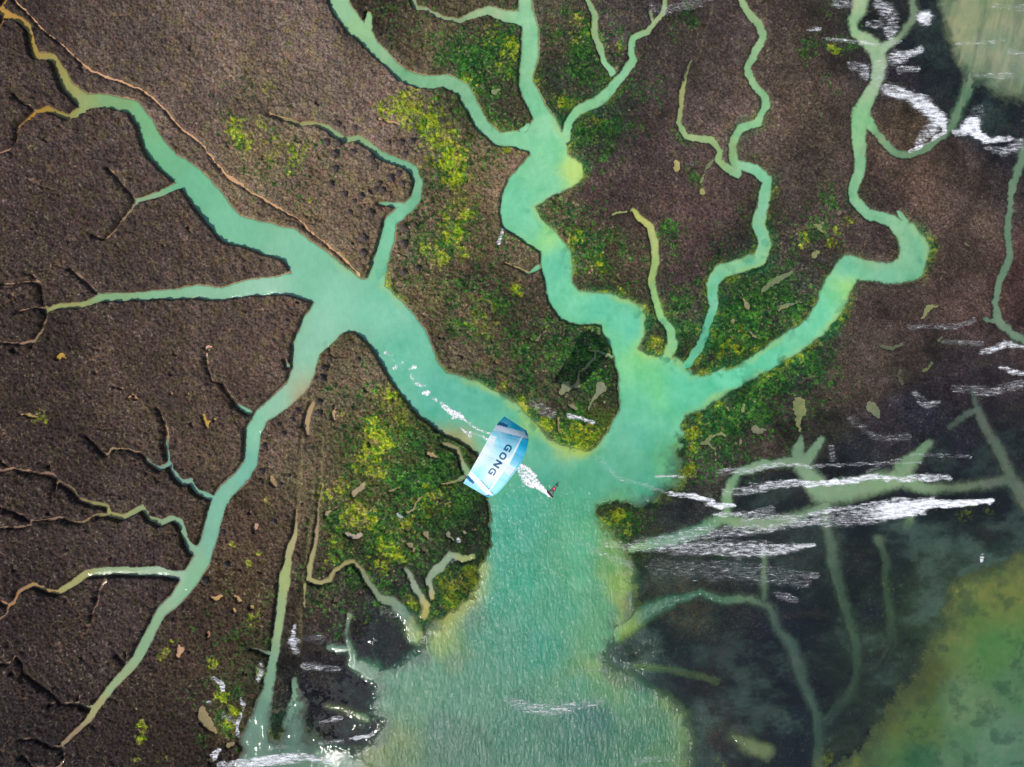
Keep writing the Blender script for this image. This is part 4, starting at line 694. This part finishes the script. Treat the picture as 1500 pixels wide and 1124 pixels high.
for lst in (SHRUBS_N, SHRUBS_S):
    for k, (sx, sy, r) in enumerate(lst):
        o = bpy.data.objects.new('shrub', smesh[k % 6]); col.objects.link(o)
        o.location = at(sx - .6, sy, 0) + Vector((0, 0, gz_at(sx, sy) + .30)); o.rotation_euler = (0, 0, k * 1.3)
        rr = r * S * 1.2; o.scale = (rr, rr * random.uniform(.85, 1.1), rr * random.uniform(1.4, 1.9))
        lab, grp = cluster(sx, sy); tag(o, lab, 'shrub', grp)

# ------------------------------------------------------------------ the kite
KZ = 22.0
LE = [(0,713,728),(.08,721,727.6),(.16,729,722.5),(.25,737,714),(.4,749,698.5),(.5,757,688),(.6,764,677),(.75,771,660),(.88,774.6,645),(.95,774,637),(1,771,631)]
TE = [(0,678.7,708),(.12,685,697),(.3,694.5,680.5),(.5,705,662),(.7,716.5,640.5),(.85,726,624),(.94,733,616),(1,739,610)]
def lerp_tab(tab, u):
    return np.array([np.interp(u, [t[0] for t in tab], [t[1] for t in tab]), np.interp(u, [t[0] for t in tab], [t[2] for t in tab])])
def smooth_tab(tab, u):
    s = np.zeros(2); W = 0
    for d, wt in ((-.05, 1), (-.025, 2), (0, 3), (.025, 2), (.05, 1)):
        uu = u + d
        if uu < 0: p = 2 * lerp_tab(tab, 0) - lerp_tab(tab, -uu)
        elif uu > 1: p = 2 * lerp_tab(tab, 1) - lerp_tab(tab, 2 - uu)
        else: p = lerp_tab(tab, uu)
        s += p * wt; W += wt
    return s / W
def kite_z(u, v):
    a = KZ + 1.0 - 2.2 * abs(2 * u - 1) ** 2.6          # the arc of the wing
    seg_ = abs(math.sin(math.pi * 6 * u)) * .05
    camber = 0.42 * (1 - (1 - v) ** 2 * .2) * math.sin(math.pi * min(1, v * .75 + .22)) + seg_ * (1 - v * .3)
    return a + camber - .30 * v * v
def kite_pt(u, v, off=0.0):
    """v = 0 leading edge, v = 1 trailing edge"""
    p = smooth_tab(LE, u) * (1 - v) + smooth_tab(TE, u) * v
    z = kite_z(u, v) + off
    return at(p[0], p[1], z)
root_loc = kite_pt(.5, .4)
def cream(u, v):
    """printed colours of the cloth"""
    cy, lc, wh, nv, mid = lin((0,196,234)), lin((150,234,246)), lin((244,250,252)), lin((10,100,150)), lin((80,216,242))
    base = np.interp(u, [0,.12,.3,.45,.6,.75,.9,1], [.55,.45,.22,.05,.18,.55,.9,1.0])
    t = base + .12 * math.sin(9 * v + 4 * u)
    vp = .27 - .16 * abs(2 * u - 1) ** 3.2
    if v < vp:                                        # panel along the leading edge
        t = np.interp(u, [0,.15,.36,.44,.5,.515,.6,.8,1], [.5,.42,.38,.3,.0,.62,.8,1.0,.95])
        t *= 1 - max(0.0, 1 - abs(u - .46) / .07) ** .5
    t = min(max(t, 0), 1); c = wh * (1 - t) + cy * t if t > .5 else wh * (1 - t * 2) + (lc * .4 + mid * .6) * t * 2 * .9 + wh * t * 2 * .1
    if v > .80 and .62 < u < .74 and v > .80 + (u - .62) * .3: c = wh
    for uu in (u, 1 - u):
        e = uu + (.02 if uu == u else 0)
        lo = .055 + .10 * (1 - v) * .4; hi = .10 + .10 * v * .5
        if uu < .2:
            b0 = .13 - .10 * (1 - v) ; b1 = b0 + .075
            if b0 < uu < b1: c = lin((232,236,246))
            if b0 - .05 * v < uu <= b0 and v > .72: c = nv
            if b1 < uu < b1 + .012 and v < .6: c = lin((70,150,190))
            if v < .1 and uu < .07: c = lin((60,130,170))
    return c
def build_kite():
    root = empty('kite', root_loc)
    tag(root, 'blue and white inflatable kite with dark lettering flying over the channel', 'kite')
    nu, nv = 120, 44
    bm = bmesh.new(); cl = bm.verts.layers.float_color.new('tint'); g = []
    for i in range(nu + 1):
        row = []
        for j in range(nv + 1):
            u, v = i / nu, j / nv
            x = bm.verts.new(kite_pt(u, v) - root_loc); c = cream(u, v); x[cl] = (c[0], c[1], c[2], 1); row.append(x)
        g.append(row)
    for i in range(nu):
        for j in range(nv): bm.faces.new((g[i][j], g[i][j + 1], g[i + 1][j + 1], g[i + 1][j]))
    N = NT('kite_cloth'); a = attr_col(N, 'tint')[0]; co = N.n('ShaderNodeTexCoord').outputs['Object']
    wr = noise(N, co, 1.6, 3, .55); bp = N.n('ShaderNodeBump', {'Height': wr, 'Distance': .10, 'Strength': .6}).outputs[0]
    b = N.n('ShaderNodeBsdfPrincipled', {'Base Color': a, 'Roughness': .45, 'Normal': bp})
    tl = N.n('ShaderNodeMixShader', {0: .42, 1: N.n('ShaderNodeBsdfTranslucent', {'Color': a}).outputs[0], 2: N.n('ShaderNodeBsdfTransparent', {'Color': a}).outputs[0]}).outputs[0]
    N.t.links.new(N.n('ShaderNodeMixShader', {0: .24, 1: b.outputs[0], 2: tl}).outputs[0], N.out.inputs[0])
    can = obj('canopy', bm, N.m, root)
    M_tube = simple('tube_cyan', (40, 190, 220), .4, var=.05); M_pale = simple('seam_white', (225, 240, 245), .5, var=.05)
    bm = bmesh.new(); pts = []; rads = []
    for i in range(61):
        u = i / 60; pts.append(kite_pt(u, .035, -.13) - root_loc); rads.append(.055 + .085 * math.sin(math.pi * u) ** .7)
    tube(bm, pts, rads, 12); obj('leading_edge', bm, M_tube, root)
    for u in (.14, .32, .5, .68, .86):
        bm = bmesh.new(); pts = [kite_pt(u, .05 + .85 * k / 14, -.10) - root_loc for k in range(15)]
        tube(bm, pts, [.08 - .045 * k / 14 for k in range(15)], 10); obj('strut', bm, M_pale, root)
    # pale seam behind the leading edge panel, and along the struts
    bm = bmesh.new(); pr = None
    for i in range(4, 117):
        u = i / 120; vv = .27 - .16 * abs(2 * u - 1) ** 3.2; wdt = .012 + .016 * math.sin(math.pi * u)
        a_ = bm.verts.new(kite_pt(u, vv - wdt, .014) - root_loc); b_ = bm.verts.new(kite_pt(u, vv + wdt, .014) - root_loc)
        if pr: bm.faces.new((pr[0], pr[1], b_, a_))
        pr = (a_, b_)
    obj('seam', bm, M_pale, root)
    # lettering across the cloth: G O N G, tops towards the leading edge
    o0 = np.array([751.0, 654.0]); o1 = np.array([722.5, 697.0])          # first and last letter edge, map units
    rd = (o1 - o0); Ln = np.linalg.norm(rd); rd = rd / Ln; ud = np.array([-rd[1], rd[0]]) * -1   # reading direction and letter-up
    if ud[0] < 0: ud = -ud
    org = np.array([742.8, 649.8]); H = 10.2
    zt = KZ + 1.9
    def map_letter(s, t):
        p = org + rd * s + ud * t
        # find the cloth height under this point
        best = None
        U = np.clip(1 - ((p - np.array([745., 640.])) @ rd) / 92.0 - .12, 0, 1)
        for _ in range(6):
            l, tt = smooth_tab(LE, U), smooth_tab(TE, U); e = tt - l; V = float(np.clip((p - l) @ e / (e @ e), 0, 1)); r_ = p - (l + e * V)
            du = (smooth_tab(LE, min(U + .02, 1)) * (1 - V) + smooth_tab(TE, min(U + .02, 1)) * V) - (smooth_tab(LE, max(U - .02, 0)) * (1 - V) + smooth_tab(TE, max(U - .02, 0)) * V)
            U = float(np.clip(U + (r_ @ du) / (du @ du) * .04, 0, 1))
        return at(p[0], p[1], kite_z(U, V) + .035) - root_loc
    def stroke(pts, w_):
        nonlocal bm
        pts = [np.array(p, float) for p in pts]; n = len(pts); L = []
        for i in range(n):
            a_ = pts[i] - pts[i - 1] if i > 0 else pts[1] - pts[0]; b_ = pts[i + 1] - pts[i] if i < n - 1 else a_
            a_ = a_ / (np.linalg.norm(a_) + 1e-9); b_ = b_ / (np.linalg.norm(b_) + 1e-9); t = a_ + b_; t = t / (np.linalg.norm(t) + 1e-9)
            nrm = np.array([-t[1], t[0]]); k = 1 / max(.5, float(t @ b_)); L.append((pts[i] - nrm * w_ / 2 * k, pts[i] + nrm * w_ / 2 * k))
        for (p0, p1), (q0, q1) in zip(L[:-1], L[1:]):
            m = 3
            for k in range(m):
                f0, f1 = k / m, (k + 1) / m
                vv = [p0 + (q0 - p0) * f0, p1 + (q1 - p1) * f0, p1 + (q1 - p1) * f1, p0 + (q0 - p0) * f1]
                try: bm.faces.new([bm.verts.new(map_letter(*x)) for x in vv])
                except ValueError: pass
    lw = 2.3; wd = 10.4; gap = 3.4
    def arc(cx, cy, rx, ry, a0, a1, n=8): return [(cx + rx * math.cos(R(a0 + (a1 - a0) * k / n)), cy + ry * math.sin(R(a0 + (a1 - a0) * k / n))) for k in range(n + 1)]
    def G(s):
        x0, x1 = s + lw / 2, s + wd - lw / 2; y0, y1 = lw / 2, H - lw / 2; r = 3.0
        stroke([(x1, y1)] + [(x0 + r, y1)] + arc(x0 + r, y1 - r, r, r, 90, 180, 5)[1:] + arc(x0 + r, y0 + r, r, r, 180, 270, 5) + [(x1 - .2, y0)], lw)
        stroke([(x1 - .1, y0 - lw / 2), (x1 - .1, H * .54)], lw); stroke([(x1 + lw / 2 - .1, H * .5), (s + wd * .5, H * .5)], lw)
    def O(s):
        x0, x1 = s + lw / 2, s + wd - lw / 2; y0, y1 = lw / 2, H - lw / 2; r = 3.0
        pts = [((x0 + x1) / 2, y1)] + arc(x0 + r, y1 - r, r, r, 90, 180, 5) + arc(x0 + r, y0 + r, r, r, 180, 270, 5) + arc(x1 - r, y0 + r, r, r, 270, 360, 5) + arc(x1 - r, y1 - r, r, r, 0, 90, 5) + [((x0 + x1) / 2, y1)]
        stroke(pts, lw)
    def Nn(s):
        x0, x1 = s + lw / 2, s + wd - lw / 2
        stroke([(x0, 0), (x0, H)], lw); stroke([(x1, 0), (x1, H)], lw); stroke([(x0, H - .6), (x1, .6)], lw * 1.1)
    M_print = simple('navy_print', (18, 78, 118), .5, var=.05)
    for k, f in enumerate((G, O, Nn, G)):
        bm = bmesh.new(); f(k * (wd + gap)); bmesh.ops.remove_doubles(bm, verts=bm.verts, dist=.002); obj('letter', bm, M_print, root, smooth=False)
    return root
kite = build_kite()

# ------------------------------------------------------------------ board and rider
FEET = at(805.6, 723.6, 0.0)
axis_b = (at(809.2, 728.6) - at(802.2, 720.6)).normalized()                 # along the board
lean = (at(816.5, 707.5) - at(806, 723)).normalized(); side = Vector((0, 0, 1))
def build_board():
    root = empty('kiteboard', FEET + Vector((0, 0, .10)))
    tag(root, 'small dark kiteboard with pale edge under the rider\'s feet', 'board')
    tilt = Matrix.Rotation(R(-24), 3, axis_b)
    cross = Vector((0, 0, 1)).cross(axis_b)
    def P(s, t, h=0): return tilt @ (axis_b * s + cross * t + Vector((0, 0, h + .10 * (s / .7) ** 2 * .5)))
    def deck(wk, h0, h1):
        bm = bmesh.new(); n = 28; rows = [[], []]
        for k in range(n + 1):
            s = -.70 + 1.4 * k / n; hw = .21 * wk * (1 - abs(s / .705) ** 3.2) ** .5 + .004
            rows[0].append([bm.verts.new(P(s, hw * q, h0)) for q in (-1, -.5, 0, .5, 1)]); rows[1].append([bm.verts.new(P(s, hw * q, h1)) for q in (-1, -.5, 0, .5, 1)])
        for k in range(n):
            for q in range(4):
                bm.faces.new((rows[1][k][q], rows[1][k + 1][q], rows[1][k + 1][q + 1], rows[1][k][q + 1])); bm.faces.new((rows[0][k][q], rows[0][k][q + 1], rows[0][k + 1][q + 1], rows[0][k + 1][q]))
            for q, fl_ in ((0, 0), (4, 1)):
                f = (rows[0][k][q], rows[0][k + 1][q], rows[1][k + 1][q], rows[1][k][q]); bm.faces.new(f if fl_ else f[::-1])
        return bm
    obj('hull', deck(1.0, -.012, .012), simple('board_edge_pink', (214, 170, 170), .4), root)
    obj('deck_pad', deck(.8, .014, .022), simple('board_deck_dark', (70, 62, 66), .6), root)
    for s in (-.27, .27):
        bm = bmesh.new(); pts = [P(s, .10 * math.cos(R(a)), .02 + .09 * math.sin(R(a))) for a in range(0, 181, 15)]; tube(bm, pts, .022, 8); obj('foot_strap', bm, simple('strap_black', (25, 25, 28), .7), root)
    for s in (-.62, .62):
        for t in (-.1, .1):
            bm = bmesh.new(); vs_ = [bm.verts.new(P(s + a, t + b, h)) for h in (-.012, -.06) for a, b in ((-.035, -.004), (.035, -.004), (.035, .004), (-.035, .004))]
            bm.faces.new(vs_[:4]); bm.faces.new(vs_[4:][::-1])
            for k in range(4): bm.faces.new((vs_[k], vs_[4 + k], vs_[4 + (k + 1) % 4], vs_[(k + 1) % 4]))
            obj('fin', bm, simple('fin_black', (20, 20, 22), .5), root, smooth=False)
    return root
board = build_board()

def skin_mesh(name, verts, edges, radii, mat, parent, sub=2, root_i=0):
    me = bpy.data.meshes.new(name); me.from_pydata([tuple(v) for v in verts], edges, []); me.update()
    o = bpy.data.objects.new(name, me); col.objects.link(o)
    o.modifiers.new('skin', 'SKIN'); sk = me.skin_vertices[0] if me.skin_vertices else None
    if sk is None:
        bm = bmesh.new(); bm.from_mesh(me); bm.verts.layers.skin.verify(); bm.to_mesh(me); bm.free(); sk = me.skin_vertices[0]
    for i, r in enumerate(radii): sk.data[i].radius = (r, r) if not isinstance(r, tuple) else r
    sk.data[root_i].use_root = True
    s = o.modifiers.new('sub', 'SUBSURF'); s.levels = sub; s.render_levels = sub
    dg = bpy.context.evaluated_depsgraph_get(); m2 = bpy.data.meshes.new_from_object(o.evaluated_get(dg)); m2.name = name
    o.modifiers.clear(); o.data = m2; m2.materials.clear(); m2.materials.append(mat); m2.polygons.foreach_set('use_smooth', [True] * len(m2.polygons))
    o.parent = parent; return o

def build_rider():
    """the rider hangs low over the water, leaning away from the kite"""
    base = FEET + Vector((0, 0, .16))
    root = empty('person', base)
    tag(root, 'kiteboarder in a pink red vest leaning back above the board', 'person')
    h = Vector((lean.x, lean.y, 0)).normalized()
    B = (h * .93 + Vector((0, 0, 1)) * .36).normalized()           # body direction, feet to head
    Sd = axis_b.copy(); F = Sd.cross(B).normalized()                 # shoulder line along the board; F = the front
    kd = (kite.location - (base + B * 1.1)).normalized()
    if F.dot(kd) < 0: F = -F
    def P(b, s=0, f=0): return B * b + Sd * s + F * f
    V, E, Rr = [], [], []
    def add(p, r, par=None):
        V.append(p); Rr.append(r); i = len(V) - 1
        if par is not None: E.append((par, i))
        return i
    pel = add(P(.80, 0, -.06), (.125, .10))
    wa = add(P(.96, 0, -.05), (.115, .09), pel); ch = add(P(1.16, 0, -.02), (.15, .105), wa); ut = add(P(1.30, 0, -.01), (.12, .085), ch)
    nk = add(P(1.39, 0, .0), .052, ut); hd0 = add(P(1.46, 0, .015), .07, nk); hd1 = add(P(1.54, 0, .02), (.078, .095), hd0); hd2 = add(P(1.62, 0, .015), (.06, .075), hd1)
    hands = []
    for sg in (-1, 1):
        hip = add(P(.76, .10 * sg, -.04), .088, pel); kn = add(P(.42, .23 * sg, .10), .060, hip); cf = add(P(.26, .25 * sg, .06), .058, kn); an = add(P(.07, .27 * sg, 0), .040, cf)
        add(P(.015, .27 * sg, .05), .040, an)
        sh = add(P(1.29, .18 * sg, .0), .058, ut); el = add(P(1.10, .25 * sg, .20), .040, sh); wr = add(P(1.17, .17 * sg, .42), .026, el); pm = add(P(1.19, .16 * sg, .49), (.036, .020), wr)
        hands.append((pm, sg))
    # fingers curl round the bar, thumb from the side of the palm
    for pm, sg in hands:
        c = V[pm]
        for k, ln in enumerate((.030, .034, .032, .025)):
            o_ = Sd * ((k - 1.5) * .021)
            a_ = add(c + o_ * .8 + F * .03, .009, pm); b_ = add(c + o_ + F * (.03 + ln), .0085, a_); d_ = add(c + o_ + F * (.03 + ln) - B * .03, .0078, b_); add(c + o_ + F * .035 - B * .042, .007, d_)
        t0 = add(c - Sd * sg * .035 + F * .01 - B * .01, .010, pm); t1 = add(c - Sd * sg * .045 + F * .035 - B * .03, .009, t0); add(c - Sd * sg * .03 + F * .055 - B * .04, .008, t1)
    M_wet = simple('wetsuit_dark', (70, 48, 56), .55, var=.15); M_skin = simple('skin', (224, 168, 140), .5, var=.08)
    body = skin_mesh('body', V, E, Rr, M_wet, root)
    # skin on head and hands, by place on the body
    body.data.materials.append(M_skin)
    cen = [Vector(V[hd1])] + [Vector(V[p]) for p, _ in hands]
    for p in body.data.polygons:
        c = p.center
        if (c - Vector(V[pel])).dot(B) > .60 and (c - cen[0]).length < .19 or any((c - q - F * .03).length < .085 for q in cen[1:]): p.material_index = 1
    # face
    def ball(name, c, r, mat, par, sc=(1, 1, 1)):
        bm = bmesh.new(); bmesh.ops.create_icosphere(bm, subdivisions=2, radius=r)
        Mx = Matrix((Sd * sc[0], F * sc[1], B * sc[2])).transposed()
        for v in bm.verts: v.co = Mx @ v.co + c
        return obj(name, bm, mat, par)
    M_eye = simple('eye_dark', (30, 24, 22), .2); M_lip = simple('lips', (170, 90, 84), .5); M_hair = simple('hair_fair', (214, 172, 122), .8, var=.3, scale=60); M_band = simple('collar_black', (28, 24, 28), .7)
    hc = Vector(V[hd1])
    for sg in (-1, 1):
        ball('eye', hc + Sd * .032 * sg + F * .088 + B * .008, .011, M_eye, root)
        ball('ear', hc + Sd * .083 * sg + F * .0, .022, M_skin, root, (.4, .7, 1.2))
    ball('nose', hc + F * .102 - B * .012, .015, M_skin, root, (.8, 1.2, 1.3)); ball('mouth', hc + F * .092 - B * .042, .018, M_lip, root, (1.3, .5, .45))
    bm = bmesh.new(); bmesh.ops.create_icosphere(bm, subdivisions=4, radius=1.0); rnd = random.Random(3)
    dele = []
    for v in bm.verts:
        c = v.co.copy()
        if c.z < .05 + .55 * max(0, c.y) or (c.z < -.35): dele.append(v)
        k = 1 + rnd.uniform(-.025, .025); v.co = hc + B * .018 - F * .008 + Sd * c.x * .089 * k + F * c.y * .106 * k + B * c.z * .108 * k
    bmesh.ops.delete(bm, geom=dele, context='VERTS')
    hr = obj('hair', bm, M_hair, root); s = hr.modifiers.new('t', 'SOLIDIFY'); s.thickness = .012
    # vest: shell round the torso, harness below it, shorts round the hips
    def shell(name, rings, mat, seg=20):
        bm = bmesh.new(); rr = []
        for (b, rs, rf, f) in rings:
            rr.append([bm.verts.new(P(b, rs * math.cos(2 * math.pi * k / seg) * (1 + .02 * math.sin(5 * k)), f + rf * math.sin(2 * math.pi * k / seg))) for k in range(seg)])
        for a_, b_ in zip(rr[:-1], rr[1:]):
            for k in range(seg): bm.faces.new((a_[k], a_[(k + 1) % seg], b_[(k + 1) % seg], b_[k]))
        o = obj(name, bm, mat, root); m = o.modifiers.new('t', 'SOLIDIFY'); m.thickness = .02; m2 = o.modifiers.new('s', 'SUBSURF'); m2.levels = 1; m2.render_levels = 1; return o
    shell('vest', [(.90,.150,.125,-.05),(1.0,.155,.125,-.045),(1.14,.185,.14,-.02),(1.24,.19,.135,-.01),(1.31,.16,.115,-.01),(1.36,.09,.085,0)], simple('vest_pink_red', (226, 76, 116), .7, var=.2))
    shell('harness', [(.80,.165,.14,-.06),(.86,.170,.145,-.055),(.94,.165,.14,-.05)], M_band)
    shell('collar', [(1.335,.13,.10,-.005),(1.37,.085,.08,0),(1.41,.068,.07,.005)], M_band)
    shell('shorts', [(.66,.21,.12,-.03),(.72,.20,.13,-.04),(.82,.165,.135,-.06)], simple('shorts_dark_red', (120, 44, 70), .8, var=.2))
    return root, base + (Vector(V[hands[0][0]]) + Vector(V[hands[1][0]])) / 2 + F * .05 - B * .015, Sd, F
rider, bar_c, bar_ax, bar_f = build_rider()

# control bar and lines belong to the kite
kl = kite.location
M_line = simple('line_grey', (170, 170, 175), .6); M_bar = simple('bar_black', (30, 32, 36), .6); M_float = simple('bar_float_red', (190, 50, 40), .6)
bm = bmesh.new(); tube(bm, [bar_c - kl + bar_ax * s for s in (-.27, -.2, -.1, 0, .1, .2, .27)], [.02, .016, .016, .02, .016, .016, .02], 10); bar = obj('control_bar', bm, M_bar, kite)
for s in (-.29, .29):
    bm = bmesh.new(); tube(bm, [bar_c - kl + bar_ax * (s - .05), bar_c - kl + bar_ax * s, bar_c - kl + bar_ax * (s + .05)], [.022, .035, .022], 10); obj('bar_float', bm, M_float, bar)
e0, e1 = (0, 1)
if (kite_pt(1, .5) - kite_pt(0, .5)).dot(bar_ax) < 0: e0, e1 = 1, 0
for s, u in ((-.28, e0), (.28, e1)):
    a_ = bar_c - kl + bar_ax * s; b_ = kite_pt(u * .96 + .02, .8, -.1) - kl; bm = bmesh.new(); tube(bm, [a_, a_.lerp(b_, .5), b_], .0025, 5); obj('steering_line', bm, M_line, kite)
    a_ = bar_c - kl + bar_ax * s * .05 + bar_f * .25; yk = a_.lerp(kite_pt(.5, .1, -.1) - kl, .9) + (kite_pt(u, .1) - kite_pt(.5, .1)) * .25
    bm = bmesh.new(); tube(bm, [a_, a_.lerp(yk, .5), yk], .0025, 5); obj('front_line', bm, M_line, kite)
    for q in (.12, .30, .42):
        uu = q if u == 0 else 1 - q; bm = bmesh.new(); tube(bm, [yk, kite_pt(uu, .05, -.2) - kl], .002, 5); obj('bridle', bm, M_line, kite)
